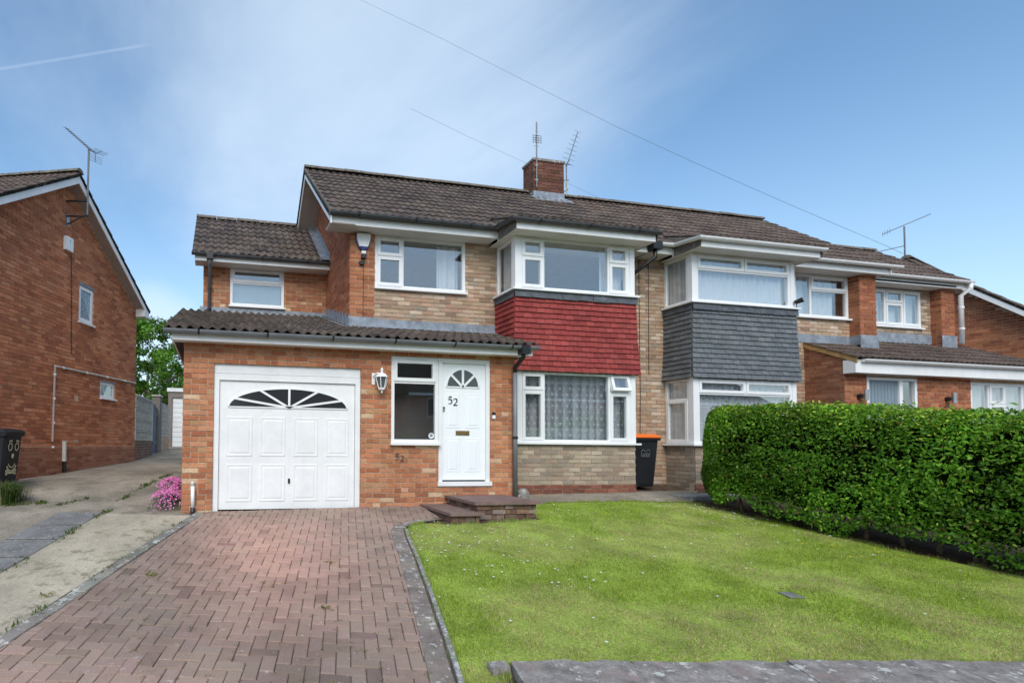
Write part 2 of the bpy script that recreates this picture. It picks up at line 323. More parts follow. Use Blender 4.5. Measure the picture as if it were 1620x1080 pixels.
def wall(key, house, fr, s0, s1, z0, z1, opens=(), pal=P_RED, top=None, mortar='mortar', thick=.11, wname='wall', course=.075, blen=.225, phase=0, lowpal=None, lowz=-9, zref=None, body=True, proud=.009):
    """Brick wall in frame fr from s0..s1, z0..z1, with rectangular openings (s0,s1,z0,z1); top(s) limits a gable."""
    mb = MB()
    ss = sorted({s0, s1} | {min(max(v, s0), s1) for o in opens for v in o[:2]}); zs = sorted({z0, z1} | {min(max(v, z0), z1) for o in opens for v in o[2:]})
    if top is None:
        for za_, zb in zip(zs, zs[1:]):
            run = None
            for sa, sb in list(zip(ss, ss[1:])) + [(None, None)]:
                hole = sa is None or any(o[0] <= (sa + sb) / 2 <= o[1] and o[2] <= (za_ + zb) / 2 <= o[3] for o in opens)
                if hole:
                    if run: mb.fbox(fr, run[0], run[1], za_, zb, -thick, -.001); run = None
                else: run = (run[0], sb) if run else (sa, sb)
    else:
        for sa, sb in zip(ss, ss[1:]):
            for za_, zb in zip(zs, zs[1:]):
                if any(o[0] <= (sa + sb) / 2 <= o[1] and o[2] <= (za_ + zb) / 2 <= o[3] for o in opens): continue
                n = max(1, int((sb - sa) / .1))
                for i in range(n):
                    a, b = sa + (sb - sa) * i / n, sa + (sb - sa) * (i + 1) / n
                    ta, tb = min(zb, top(a)), min(zb, top(b))
                    if max(ta, tb) <= za_ + .001: continue
                    ta, tb = max(ta, za_), max(tb, za_)
                    ps = [fr.p(a, -.001, za_), fr.p(b, -.001, za_), fr.p(b, -.001, tb), fr.p(a, -.001, ta)]
                    mb.prism(ps, -fr.n * (thick - .001))
    w = mb.build(wname, mortar, house)
    zb0 = z0 if zref is None else zref; k0 = int(math.floor((z0 - zb0) / course)) if zref is not None else 0
    k = k0
    while True:
        za_ = zb0 + k * course; zb = za_ + course - .013
        if za_ > z1 - .02: break
        zc_, zd = max(za_, z0), min(zb, z1)
        if zd - zc_ > .018:
            s = s0 - blen * (.5 if (k + phase) % 2 else 1.0) + .0
            ivs = []
            while s < s1:
                ivs.append((max(s, s0), min(s + blen - .012, s1))); s += blen
            for a, b in ivs:
                segs = [(a, b)]
                for o in opens:
                    if o[2] < zd - .004 and o[3] > zc_ + .004:
                        segs = [q for (p, r) in segs for q in ((p, min(r, o[0])), (max(p, o[1]), r)) if q[1] - q[0] > .015]
                if lowpal and random.random() < .3: segs = [q for (p, r) in segs for q in (((p, p + (r - p) * .5), (p + (r - p) * .5, r)) if r - p > .12 else ((p, r),))]
                for a_, b_ in segs:
                    if b_ - a_ < .02: continue
                    zt = zd
                    if top:
                        zt = min(zd, top(a_), top(b_))
                        if zt - zc_ < .02: continue
                    pr = proud + random.uniform(-.003, .003); j = random.uniform(-.0015, .0015)
                    mb2 = [fr.p(s_, n_, z_) for z_ in (zc_ + j, zt + j) for (s_, n_) in ((a_, pr), (b_, pr), (b_, -.012), (a_, -.012))]
                    P = pal if not lowpal or zc_ > lowz(k) else lowpal
                    piece(key, 'brick', w, 'brick', mb2, BOXF[1:] if True else BOXF, pick(P))
        k += 1
    return w

# ================================================================== WINDOWS
def window(house, fr, s0, s1, z0, z1, panes, name='window', rec=-.03, sill=True, glass='glass', fw=.055, sillout=.07, sashes=(), tilt=None):
    """panes: (s0,s1,z0,z1,is_sash). Frame mesh is the part; sash, pane and sill are its children."""
    mb = MB(); d0, d1 = rec - .065, rec
    mb.fbox(fr, s0, s1, z1 - fw, z1, d0, d1); mb.fbox(fr, s0, s1, z0, z0 + fw, d0, d1)
    mb.fbox(fr, s0, s0 + fw, z0 + fw, z1 - fw, d0, d1); mb.fbox(fr, s1 - fw, s1, z0 + fw, z1 - fw, d0, d1)
    a0, a1, b0, b1 = s0 + fw, s1 - fw, z0 + fw, z1 - fw
    for (p0, p1, q0, q1, sa) in panes:                       # mullions and transoms between panes
        if p1 < a1 - .01: mb.fbox(fr, p1, p1 + .045, q0, q1, d0, d1 - .002)
        if q1 < b1 - .01: mb.fbox(fr, p0, p1 + (.045 if p1 < a1 - .01 else 0), q1, q1 + .045, d0, d1 - .003)
    w = mb.build(name, 'upvc', house)
    for (p0, p1, q0, q1, sa) in panes:
        h = .0
        if sa:
            h = .042; sm = MB(); o0, o1 = d1 - .05, d1 + .014
            A, B, C_, D = p0 - .012, p1 + .012, q0 - .012, q1 + .012
            sm.fbox(fr, A, B, D - h - .012, D, o0, o1); sm.fbox(fr, A, B, C_, C_ + h + .012, o0, o1)
            sm.fbox(fr, A, A + h + .012, C_ + h + .012, D - h - .012, o0, o1); sm.fbox(fr, B - h - .012, B, C_ + h + .012, D - h - .012, o0, o1)
            gm = MB().fbox(fr, p0 + h, p1 - h, q0 + h, q1 - h, o1 - .03, o1 - .024)
            if tilt and sa == 2:                              # top-hung light standing ajar
                piv = fr.p(0, o0, D)
                for m_ in (sm, gm):
                    nv = []
                    for v in m_.v:
                        v = np.array(v); t = piv[2] - v[2]; n_ = (v - fr.o) @ fr.n - o0; c_, s_ = math.cos(tilt), math.sin(tilt)
                        nv.append(tuple(v + fr.n * ((n_ * c_ + t * s_) - n_) + np.array([0, 0, t - (t * c_ - n_ * s_)])))
                    m_.v = nv
            so = sm.build('sash', 'upvc', w); gm.build('pane', glass, w)
        else:
            MB().fbox(fr, p0, p1, q0, q1, d1 - .03, d1 - .024).build('pane', glass, w)
    if sill: MB().fbox(fr, s0 - .02, s1 + .02, z0 - .035, z0 - .001, d0, sillout).build('sill', 'upvc', w)
    return w
def curtain(house, fr, s0, s1, z0, z1, depth, m='curtain', per=.085, amp=.02, lace=False, name='curtain', jitter=.5):
    n = max(8, int((s1 - s0) / .012)); mb = MB(); ph = 0; pts = []
    for i in range(n + 1):
        s = s0 + (s1 - s0) * i / n; ph += (s1 - s0) / n * 2 * math.pi / per * (1 + jitter * math.sin(s * 9.1) * .6 + jitter * .4 * math.sin(s * 23))
        pts.append((s, -depth + amp * math.sin(ph)))
    if not lace:
        mb.add([fr.p(s, d, z) for z in (z0, z1) for s, d in pts], [(i, i + 1, n + 2 + i, n + 1 + i) for i in range(n)])
        return mb.build(name, m, house, smooth=True)
    nz = max(6, int((z1 - z0) / .02)); vs = []; 
    for j in range(nz + 1):
        for s, d in pts: vs.append(fr.p(s, d, z0 + (z1 - z0) * j / nz))
    fs = []; cs = []
    for j in range(nz):
        for i in range(n):
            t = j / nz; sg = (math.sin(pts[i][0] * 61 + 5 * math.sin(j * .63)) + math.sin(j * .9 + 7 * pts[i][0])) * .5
            fold_shade = .5 + .5 * math.cos(2 * math.pi * pts[i][0] / .17 + 1.2 * math.sin(pts[i][0] * 7)); base = .40 + .42 * fold_shade ** 1.5  # light and shade of the pleats painted into the lace colour
            row_ = round((z0 + (z1 - z0) * t) / .105); du = (pts[i][0] + (.05 if row_ % 2 else 0)) % .10 - .05; dv_ = (z0 + (z1 - z0) * t) - row_ * .105; base = .30 + .30 * fold_shade ** 1.5 + (.38 if (du * du + dv_ * dv_) < .00042 else 0) + (.16 if t < .2 and (i + j) % 3 else 0)
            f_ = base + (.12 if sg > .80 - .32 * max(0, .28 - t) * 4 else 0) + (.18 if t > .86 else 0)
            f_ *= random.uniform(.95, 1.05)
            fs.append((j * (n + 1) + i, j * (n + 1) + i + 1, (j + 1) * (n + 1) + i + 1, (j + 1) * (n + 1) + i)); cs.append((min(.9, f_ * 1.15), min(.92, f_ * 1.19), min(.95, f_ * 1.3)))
    mb.v = [tuple(v) for v in vs]; mb.f = fs; mb.c = cs
    return mb.build(name, 'lace', house)

# ================================================================== ROOFS AND GUTTERS
P_TILE = [((.098, .074, .062), 5), ((.084, .064, .055), 4), ((.118, .090, .074), 3), ((.07, .055, .05), 2)]
P_TILE_B = [((.112, .080, .065), 5), ((.096, .069, .058), 4), ((.132, .098, .078), 3)]
def tile_profile(flat=False):
    xs = [0, .06, .14, .22, .30, .40, .50, .56, .64, .72, .80, .90, 1.0]
    hs = [0, .5, .95, .95, .45, .0, .0, .5, .95, .95, .45, .0, .0]
    return list(zip(xs, hs))
def tiles(key, parent, p0, u, sdir, ncols, nrows, w=.30, gauge=.33, pal=P_TILE, roll=.03, top=None, clip=None, name='tile', off=0):
    p0, u, sdir = map(lambda a: np.array(a, float), (p0, u, sdir)); u /= np.linalg.norm(u); sdir /= np.linalg.norm(sdir); n = np.cross(u, sdir)
    if n[2] < 0: n = -n
    pr = tile_profile(); k = len(pr)
    for r in range(nrows):
        for c in range(ncols):
            s0, s1 = r * gauge - .02, (r + 1) * gauge + .03
            x0 = c * w + (off if r % 2 else 0); x1 = x0 + w
            if clip:
                q = clip(x0, x1, s0, s1)
                if q is None: continue
                x0_, x1_, s1 = q
            else: x0_, x1_ = x0, x1
            if top: s1 = min(s1, top)
            if s1 - s0 < .05 or x1_ - x0_ < .03: continue
            lift = random.uniform(-.004, .004); sk = random.uniform(-.004, .004); cf = [(x0 + a * w, h) for a, h in pr]
            cf = [(min(max(x, x0_), x1_), h) for x, h in cf]
            vs = [p0 + u * x + sdir * (s0 + sk) + n * (.036 + lift + roll * h) for x, h in cf] + [p0 + u * x + sdir * s1 + n * (.010 + roll * h) for x, h in cf] + \
                 [p0 + u * x + sdir * (s0 + sk) + n * (.010 + lift + roll * h) for x, h in cf]
            fs = [(i, i + 1, k + i + 1, k + i) for i in range(k - 1)] + [(2 * k + i, 2 * k + i + 1, i + 1, i) for i in range(k - 1)]
            fs += [(2 * k, 0, k), (k - 1, 3 * k - 1, 2 * k - 1)]
            piece(key, name, parent, 'tile', vs, fs, pick(pal))
def ridge(parent, a, b, r=.115, seg=.45, m='ridge_tile'):
    a, b = np.array(a, float), np.array(b, float); Lr = np.linalg.norm(b - a); d = (b - a) / Lr; nrm = np.cross(d, (0, 0, 1)); nseg = max(1, round(Lr / seg))
    for i in range(nseg):
        p, q = a + d * Lr * i / nseg, a + d * (Lr * (i + 1) / nseg - .012); mb = MB(); K = 9; dz = random.uniform(-.006, .006)
        ring_ = lambda c, rr: [c + nrm * rr * math.cos(math.pi * k / (K - 1)) + np.array([0, 0, rr * .8 * math.sin(math.pi * k / (K - 1)) - .02 + dz]) for k in range(K)]
        vs = ring_(p, r) + ring_(q, r * .985); mb.add(vs, [(k, k + 1, K + k + 1, K + k) for k in range(K - 1)] + [tuple(range(K)), tuple(range(2 * K - 1, K - 1, -1))])
        mb.build('ridge_tile', m, parent)
def gutter(house, pts, r=.058, m='gutter_dark', brackets=.85, bm='black', name='gutter'):
    pts = [np.array(p, float) for p in pts]; K = 8; vs = []; mb = MB()
    prof = [(r * math.cos(a), r * math.sin(a)) for a in np.linspace(math.pi, 2 * math.pi, K)] + [(r * .86, .0), (r * .86 * .7, -r * .5), (0, -r * .8), (-r * .6, -r * .5), (-r * .86, 0)]
    prof[-1] = (-r * .9, .0); N = len(prof)
    for i, p in enumerate(pts):
        d0 = pts[i] - pts[i - 1] if i else pts[1] - pts[0]; d1 = pts[i + 1] - pts[i] if i < len(pts) - 1 else d0
        d0 = d0 / np.linalg.norm(d0); d1 = d1 / np.linalg.norm(d1); n0 = np.array([d0[1], -d0[0], 0]); n1 = np.array([d1[1], -d1[0], 0]); mi = n0 + n1; mi /= np.linalg.norm(mi); mi /= max(.4, mi @ n0)
        vs += [p + mi * a + np.array([0, 0, b]) for a, b in prof]
    fs = [(i * N + k, i * N + (k + 1) % N, (i + 1) * N + (k + 1) % N, (i + 1) * N + k) for i in range(len(pts) - 1) for k in range(N)]
    fs += [tuple(range(K)), tuple((len(pts) - 1) * N + k for k in range(K - 1, -1, -1))]
    mb.add(vs, fs); g = mb.build(name, m, house)
    if brackets:
        for a, b in zip(pts, pts[1:]):
            Lr = np.linalg.norm(b - a); n = int(Lr / brackets)
            if n < 1: continue
            d = (b - a) / Lr; nr = np.array([d[1], -d[0], 0])
            for i in range(n):
                c = a + d * Lr * (i + .5) / n; bb = MB(); rr = r + .007
                ps = [c + nr * rr * math.cos(t) + np.array([0, 0, rr * math.sin(t)]) for t in np.linspace(math.pi, 2 * math.pi, 7)]
                bb.add([p - d * .013 for p in ps] + [p + d * .013 for p in ps], [(k, k + 1, 8 + k, 7 + k) for k in range(6)]); bb.build('gutter_bracket', bm, g)
    return g
def shingles(key, part, fr, s0, s1, zb, rows, gauge=.0935, w=.165, mats='shingle', pal=((.26, .035, .03),), flare=.045, phase=0, name='shingle', lowspread=0):
    for r in range(rows):
        t = r / (rows - 1); fl = flare * (1 - t) ** 2.2; z0, z1 = zb + r * gauge - .006, zb + (r + 1) * gauge + .03; a0, a1 = s0 - lowspread * (1 - t), s1 + lowspread * (1 - t)
        s = a0 - (w * .5 if (r + phase) % 2 else 0)
        while s < a1 - .01:
            a, b = max(s, a0) + .003, min(s + w, a1) - .003; s += w
            if b - a < .02: continue
            dz = random.uniform(-.004, .004); o = random.uniform(-.002, .002)
            vs = [fr.p(a, -.01, z0 + dz), fr.p(b, -.01, z0 + dz), fr.p(b, .034 + fl + o, z0 + dz), fr.p(a, .034 + fl + o, z0 + dz),
                  fr.p(a, .012 + fl + o, z0 + dz), fr.p(b, .012 + fl + o, z0 + dz), fr.p(b, .004 + fl * .8, z1), fr.p(a, .004 + fl * .8, z1), fr.p(a, -.01, z1), fr.p(b, -.01, z1)]
            fs = [(3, 2, 6, 7), (4, 5, 2, 3), (4, 3, 7), (5, 6, 2)]
            piece(key, name, part, mats, vs, fs, jit(random.choice(pal), .085))
def flash(house, pts, ext, m='lead', name='flashing'): return MB().prism(pts, ext).build(name, m, house)
def panel(fr, s0, s1, z0, z1, n, h=.012, i1=.018, i2=.042):   # raised moulding with a flat field
    R = lambda i, d: [fr.p(a, n + d, b) for a, b in ((s0 + i, z0 + i), (s1 - i, z0 + i), (s1 - i, z1 - i), (s0 + i, z1 - i))]
    vs = R(0, .0005) + R(i1 * .5, h) + R(i1, h * .9) + R(i2, .003) + R(i2 + .02, .008); fs = []
    for k in range(4): fs += [(k * 4 + i, k * 4 + (i + 1) % 4, k * 4 + 4 + (i + 1) % 4, k * 4 + 4 + i) for i in range(4)]
    return MB().add(vs, fs + [(16, 17, 18, 19)])
def ribbon(fr, pts, wd, sx, sz, sc, n0, th=.004):
    pts = [np.array(p, float) for p in pts]; wd = wd if isinstance(wd, (list, tuple)) else [wd] * len(pts); A = []; B = []
    for i, p in enumerate(pts):
        d = pts[min(i + 1, len(pts) - 1)] - pts[max(i - 1, 0)]; d /= np.linalg.norm(d); q = np.array([-d[1], d[0]]) * wd[i] * .5; A.append(p + q); B.append(p - q)
    mb = MB(); k = len(pts); T = lambda q, n: fr.p(sx + q[0] * sc, n, sz + q[1] * sc)
    vs = [T(a, n0 + th) for a in A] + [T(b, n0 + th) for b in B] + [T(a, n0) for a in A] + [T(b, n0) for b in B]
    fs = [(k + i, k + i + 1, i + 1, i) for i in range(k - 1)] + [(i, i + 1, 2 * k + i + 1, 2 * k + i) for i in range(k - 1)] + [(3 * k + i, 3 * k + i + 1, k + i + 1, k + i) for i in range(k - 1)]
    return mb.add(vs, fs)
def arc(cx, cz, rx, rz, a0, a1, n): return [(cx + rx * math.cos(t), cz + rz * math.sin(t)) for t in np.linspace(math.radians(a0), math.radians(a1), n)]
def digit(ch, fr, s, z, h, n0, m, parent):
    if ch == '5': strokes = [([(.16, .93), (.62, .93)], .14), ([(.19, .96), (.13, .50)], .07), ([(.13, .50)] + arc(.30, .30, .30, .31, 110, -130, 14), [.06] + [.10, .12, .14, .16, .16, .16, .15, .14, .12, .1, .09, .08, .08, .08])]
    else: strokes = [(arc(.32, .70, .25, .28, 165, -25, 10) + [(.42, .42), (.22, .20), (.06, .05)], [.1, .09, .08, .1, .12, .14, .16, .16, .15, .14, .11, .09, .08]), ([(.04, .065), (.64, .065)], .14)]
    mb = MB()
    for p, w in strokes:
        r = ribbon(fr, p, w, s, z, h, n0); mb.add(r.v, r.f)
    return mb.build('house_number', m, parent)
def pipe_run(house, pts, r=.034, m='pipe_grey', name='downpipe', clips=(), cm='black', out=(0, -1)):
    g = MB().tube(pts, r, 10).build(name, m, house, smooth=True)
    for (x, y, z) in clips: MB().ring([(r + .008, z - .02), (r + .008, z + .02)], x, y, 12).build('pipe_clip', cm, g)
    return g

# ================================================================== HOUSE 52
H = thing('semi_detached_house', 'brick semi-detached house numbered 52 with red tile-hung bay and white garage door', 'house', (3.5, 1.0, 0))
YM, YB, YU = 1.24, .58, 3.3
fA, fM, fB, fU = XF(0), XF(YM), XF(YB), XF(YU)
lowA = lambda k: .62 + .55 * math.sin(k * 2.1) ** 2
garage_open = (.42, 2.61, -.02, 2.12); door_open = (3.865, 4.745, .335, 2.335); side_open = (3.09, 3.87, 1.0, 2.335)
class LowMix:                                                    # paler, patchier bricks below about head height
    def __call__(self, k): return 1.75 if random.random() < .7 else .2
wall('h52', H, fA, 0, 5.17, -.15, 2.44, [garage_open, door_open, side_open], P_RED, lowpal=P_REDLOW, lowz=LowMix(), zref=-.055)
frs = FR((5.17, 0, 0), (0, 1)); wall('h52', H, frs, .02, 1.2, -.1, 2.44, pal=P_RED, mortar='mortar', zref=-.08)
frl = FR((0, 5.9, 0), (0, -1)); wall('h52', H, frl, 0, 5.88, -.1, 2.44, pal=P_RED, zref=-.08)
# main front wall: red pier at the corner, buff panels
wall('h52', H, XF(YM - .015), 2.73, 3.18, 2.6, 4.72, pal=P_RED, zref=2.6, thick=.12)
mw_open = (3.185, 4.92, 3.755, 4.72); bay_lo, bay_hi = (5.62, 7.87, 1.0, 2.3), (5.62, 7.87, 3.7, 4.66)
wall('h52', H, fM, 3.18, 8.55, 0, 4.72, [mw_open, bay_lo, bay_hi], P_TAN, mortar='mortar_tan', zref=3.02)
EAVE_Y, EAVE_Z, RY, RZ, SL = .84, 4.86, 3.6, 6.95, .757
roofz = lambda y: EAVE_Z - .06 + SL * ((y - EAVE_Y) if y < RY else (2 * RY - y - EAVE_Y))
fG = FR((2.73, 5.96, 0), (0, -1)); wall('h52', H, fG, 0, 4.72, 2.5, 7.0, pal=[((.42, .16, .085), 5), ((.36, .125, .065), 4), ((.46, .20, .11), 3), ((.31, .10, .055), 2)], top=lambda s: roofz(5.96 - s), zref=2.6, mortar='mortar')
wall('h52', H, fU, .17, 2.73, 3.4, 4.62, [(.70, 1.82, 3.80, 4.62)], P_RED, lowpal=P_REDLOW, lowz=lambda k: 4.3, zref=3.45)
MB().box(.16, .2, YU + .0, 5.9, 3.3, 4.7).build('wall', 'mortar', H)
mb = MB(); mb.box(.1, 8.54, 5.96, 6.06, -.1, 4.8); mb.box(8.50, 8.55, 1.36, 5.95, -.1, 4.8); mb.box(2.85, 8.49, 1.4, 5.95, 2.42, 2.6); mb.box(2.85, 8.49, 1.36, 5.95, 4.74, 4.78)
mb.box(5.66, 7.83, .66, 1.34, 2.42, 2.58); mb.box(.25, 2.7, 3.4, 5.9, 4.66, 4.7); mb.box(.25, 2.7, 3.41, 5.9, 3.3, 3.34); mb.box(2.62, 2.72, .12, 1.3, -.1, 2.5); mb.box(5.04, 5.06, .12, 1.4, -.1, 2.5)
mb.build('inner_wall', 'interior', H); MB().box(2.73, 5.03, 1.16, 1.2, -.1, 2.6).build('hall_wall', 'interior', H)
# --- bay apron, brick below, posts
def bay(key, H, x0, x1, rows_mat, pal, roof_m, ext_l=True):
    ap = MB().box(x0 + .012, x1 - .012, YB + .012, YM, 2.27, 3.70).build('bay_apron', 'interior', H)
    fL, fR = FR((x0, YM, 0), (0, -1)), FR((x1, YB, 0), (0, 1)); fF = XF(YB); D = YM - YB
    shingles(key, ap, fF, x0 - .012, x1 + .012, 2.285, 14, mats=rows_mat, pal=pal, lowspread=.05)
    shingles(key, ap, fL, 0, D + .012, 2.285, 14, mats=rows_mat, pal=pal, phase=1); shingles(key, ap, fR, -.012, D, 2.285, 14, mats=rows_mat, pal=pal, phase=1)
    n = int((x1 - x0) / .3)
    mbf = MB()
    for i in range(n):                                             # dressed lead apron under the sill
        a, b = x0 - .03 + (x1 - x0 + .06) * i / n, x0 - .03 + (x1 - x0 + .06) * (i + 1) / n - .004
        d = .030 + random.uniform(0, .008); mbf.add([fF.p(a, d + .02, 3.56 + random.uniform(-.008, .008)), fF.p(b, d + .02, 3.56 + random.uniform(-.008, .008)), fF.p(b, d, 3.715), fF.p(a, d, 3.715)], [(0, 1, 2, 3)])
    mbf.add([fL.p(0, .045, 3.56), fL.p(D + .03, .045, 3.56), fL.p(D + .03, .02, 3.715), fL.p(0, .02, 3.715)], [(0, 1, 2, 3)])
    mbf.build('flashing', 'lead_dark', H)
    wall(key, H, fF, x0 + .02, x1 - .02, .30, 1.03, pal=P_TANLOW, mortar='mortar_tan', zref=.30)
    wall(key, H, fF, x0 + .01, x1 - .01, -.05, .30, pal=P_PLINTH, mortar='mortar', zref=.0, proud=.013)
    wall(key, H, FR((x0 + .02, YM, 0), (0, -1)), 0, D - .02, -.05, 1.03, pal=P_TANLOW, mortar='mortar_tan', zref=.0)
    MB().box(x1 - .12, x1 - .021, YB + .12, YM, -.05, 1.03).build('wall', 'mortar_tan', H)
    for (z0, z1) in ((3.72, 4.645), (1.035, 2.28)):
        MB().box(x0, x0 + .10, YB, YB + .10, z0, z1).build('corner_post', 'upvc', H); MB().box(x1 - .10, x1, YB, YB + .10, z0, z1).build('corner_post', 'upvc', H)
        MB().fbox(fF, x0 - .05, x1 + .05, z0 - .034, z0 - .001, -.1, .075).fbox(fL, -.0, D + .07, z0 - .033, z0 - .002, -.1, .075).fbox(fR, -.07, D, z0 - .033, z0 - .002, -.1, .05).build('sill', 'upvc', H)
        fi = XF(YB + .02)
    return fL, fR, fF, D

fbL, fbR, fbF, D = bay('h52', H, 5.54, 7.95, 'shingle', ((.27, .046, .040), (.245, .040, .036), (.295, .056, .048)), None)
def triple(H, fr, x0, x1, z0, z1, zt, open_=None):                 # side lights with fanlights, fixed centre pane
    a, b = x0 + .10, x1 - .10; f = .05
    p = [(a + f, a + f + .38, z0 + f, zt, 1), (a + f, a + f + .38, zt + .045, z1 - f, 1), (a + f + .425, b - f - .405, z0 + f, z1 - f, 0),
         (b - f - .36, b - f, z0 + f, zt, 1), (b - f - .36, b - f, zt + .045, z1 - f, 2 if open_ else 1)]
    return window(H, fr, a, b, z0, z1, p, rec=-.012, sill=False, fw=f, tilt=open_)
triple(H, fbF, 5.54, 7.95, 3.72, 4.645, 4.28)
triple(H, fbF, 5.54, 7.95, 1.035, 2.28, 1.92, open_=math.radians(16))
for z0, z1 in ((3.72, 4.645), (1.035, 2.28)):
    window(H, fbL, .0, D - .10, z0, z1, [(.05, D - .15, z0 + .05, z1 - .05, 0)], rec=-.012, sill=False, fw=.05)
    window(H, fbR, .10, D, z0, z1, [(.15, D - .05, z0 + .05, z1 - .05, 0)], rec=-.012, sill=False, fw=.05)
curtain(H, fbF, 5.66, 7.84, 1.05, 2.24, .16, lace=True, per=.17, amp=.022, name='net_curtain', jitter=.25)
curtain(H, fbL, .06, .52, 3.74, 4.62, .14, name='curtain', per=.10); curtain(H, fbF, 7.36, 7.83, 3.74, 4.62, .2, per=.11)
curtain(H, fbF, 5.70, 5.86, 3.74, 4.62, .3, per=.09)
window(H, fM, 3.19, 4.92, 3.76, 4.70, [(3.245, 3.68, 3.815, 4.31, 1), (3.245, 3.68, 4.355, 4.645, 1), (3.725, 4.865, 3.815, 4.645, 0)], rec=.0)
curtain(H, fM, 4.42, 4.86, 3.8, 4.66, .17, per=.14, amp=.03)
wu = window(H, fU, .70, 1.82, 3.80, 4.60, [(.755, 1.765, 3.855, 4.26, 0), (.755, 1.765, 4.305, 4.545, 1)], rec=-.005)
MB().fbox(fU, .76, 1.76, 3.86, 4.27, -.10, -.09).build('frosted_screen', 'frost', H)
ws = window(H, fA, 3.09, 3.868, 1.0, 2.33, [(3.145, 3.81, 1.055, 1.92, 0), (3.145, 3.81, 1.965, 2.275, 1)], rec=-.005)
MB().fbox(fA, 3.36, 3.66, 2.295, 2.312, -.005, .012).build('trickle_vent', 'upvc', ws)
MB().add([fA.p(3.76 + .045 * math.cos(t), -.028, 1.115 + .045 * math.sin(t)) for t in np.linspace(0, 2 * math.pi, 17)[:-1]], [tuple(range(16))]).build('window_sticker', 'upvc', ws)
MB().add([fA.p(3.76 + .027 * math.cos(t), -.027, 1.12 + .027 * math.sin(t)) for t in np.linspace(0, 2 * math.pi, 17)[:-1]], [tuple(range(16))]).build('window_sticker', 'grey_door', ws)
# --- garage door
mat('pane_dark', (.028, .031, .035), rough=.14, namt=.05); mat('pane_grey', (.085, .095, .10), rough=.3, namt=.15, nscale=60)
fr_ = MB(); fr_.fbox(fA, .425, 2.605, 1.985, 2.115, -.09, -.03); fr_.build('garage_header', 'paint_white', H)
fr_ = MB(); fr_.fbox(fA, .425, .50, -.015, 1.98, -.1, -.02); fr_.fbox(fA, 2.53, 2.605, -.015, 1.98, -.1, -.02); fr_.fbox(fA, .50, 2.53, 1.885, 1.98, -.1, -.022)
fr_.build('garage_frame', 'paint_white', H)
gd = MB().fbox(fA, .506, 2.524, .012, 1.878, -.12, -.05).build('garage_door', 'paint_white', H)
for z0, z1 in ((.12, .67), (.78, 1.36)):
    for x0, x1 in ((.61, .985), (1.095, 1.47), (1.585, 1.96), (2.075, 2.435)): panel(fA, x0, x1, z0, z1, -.05, h=.007).build('door_panel', 'paint_white', gd)
def fan(parent, cx, z0, rx, rz, n0, angs, bar, pane, frame, bead=.018, hub=0, nseg=7):
    cuts = [0] + list(angs) + [180]
    for a0, a1 in zip(cuts, cuts[1:]):
        t = np.linspace(math.radians(a0), math.radians(a1), nseg); h = bar * .5
        ps = [(cx + rx * math.cos(q), z0 + rz * math.sin(q)) for q in t]; ctr = (cx, z0)
        MB().add([fA.p(x, n0 + .002, z) for x, z in [ctr] + ps], [tuple(range(len(ps) + 1))]).build('pane', pane, parent)
    for a in angs:
        q = math.radians(a); e = (cx + rx * math.cos(q), z0 + rz * math.sin(q)); r = ribbon(fA, [(cx, z0), e], bar, 0, 0, 1, n0, .014); r.build('glazing_bar', frame, parent)
    mb = ribbon(fA, [(cx - rx - bead * .5, z0), (cx + rx + bead * .5, z0)], bead, 0, 0, 1, n0, .012); r = ribbon(fA, arc(cx, z0, rx, rz, 0, 180, 33), bead, 0, 0, 1, n0, .012); mb.add(r.v, r.f); mb.build('glazing_bead', frame, parent)
fan(gd, 1.52, 1.50, .885, .285, -.05, (26, 61, 90, 119, 154), .032, 'pane_dark', 'paint_white')
MB().ring([(.0, 0), (.022, 0), (.022, .012), (.0, .012)], 0, 0, 12).v
hb = MB().fbox(fA, 1.515, 1.545, .385, .455, -.05, -.04); hb.fbox(fA, 1.522, 1.538, .395, .43, -.04, -.015); hb.build('door_handle', 'black', gd)
MB().fbox(fA, .43, 2.6, -.13, -.018, -.25, -.005).build('threshold', 'concrete', H)
# --- front door
df = MB(); df.fbox(fA, 3.872, 3.935, .40, 2.33, -.1, -.005); df.fbox(fA, 4.68, 4.743, .40, 2.33, -.1, -.005); df.fbox(fA, 3.935, 4.68, 2.265, 2.33, -.1, -.006); df.fbox(fA, 3.85, 4.765, .335, .40, -.1, .035)
df.build('door_frame', 'upvc', H)
dr = MB().fbox(fA, 3.938, 4.677, .425, 2.262, -.09, -.04).build('front_door', 'door_white', H)
MB().fbox(fA, 3.94, 4.675, .403, .42, -.07, -.045).build('weather_bar', 'black', dr)
for z0, z1 in ((.55, 1.09), (1.24, 1.785)):
    for x0, x1 in ((4.01, 4.245), (4.335, 4.585)): panel(fA, x0, x1, z0, z1, -.04, h=.005, i1=.016, i2=.034).build('door_panel', 'door_white', dr)
fan(dr, 4.293, 1.89, .275, .285, -.04, (43, 90, 137), .036, 'pane_grey', 'door_white', bead=.02)
digit('5', fA, 4.035, 1.625, .115, -.028, 'black', dr); digit('2', fA, 4.125, 1.595, .115, -.028, 'black', dr)
MB().fbox(fA, 4.175, 4.405, 1.13, 1.20, -.04, -.03).build('letter_box', 'brass', dr); MB().fbox(fA, 4.20, 4.38, 1.148, 1.182, -.03, -.024).build('letter_flap', 'brass', dr)
MB().fbox(fA, 3.955, 3.985, 1.50, 1.575, -.04, -.025).build('door_lock', 'steel', dr); MB().fbox(fA, 3.963, 3.977, 1.545, 1.57, -.025, -.005).build('door_knob', 'black', dr)
MB().fbox(fA, 4.775, 4.825, 1.40, 1.455, .008, .03).build('doorbell', 'upvc', H); MB().fbox(fA, 4.772, 4.828, 1.455, 1.50, .008, .028).build('doorbell', 'black', H)
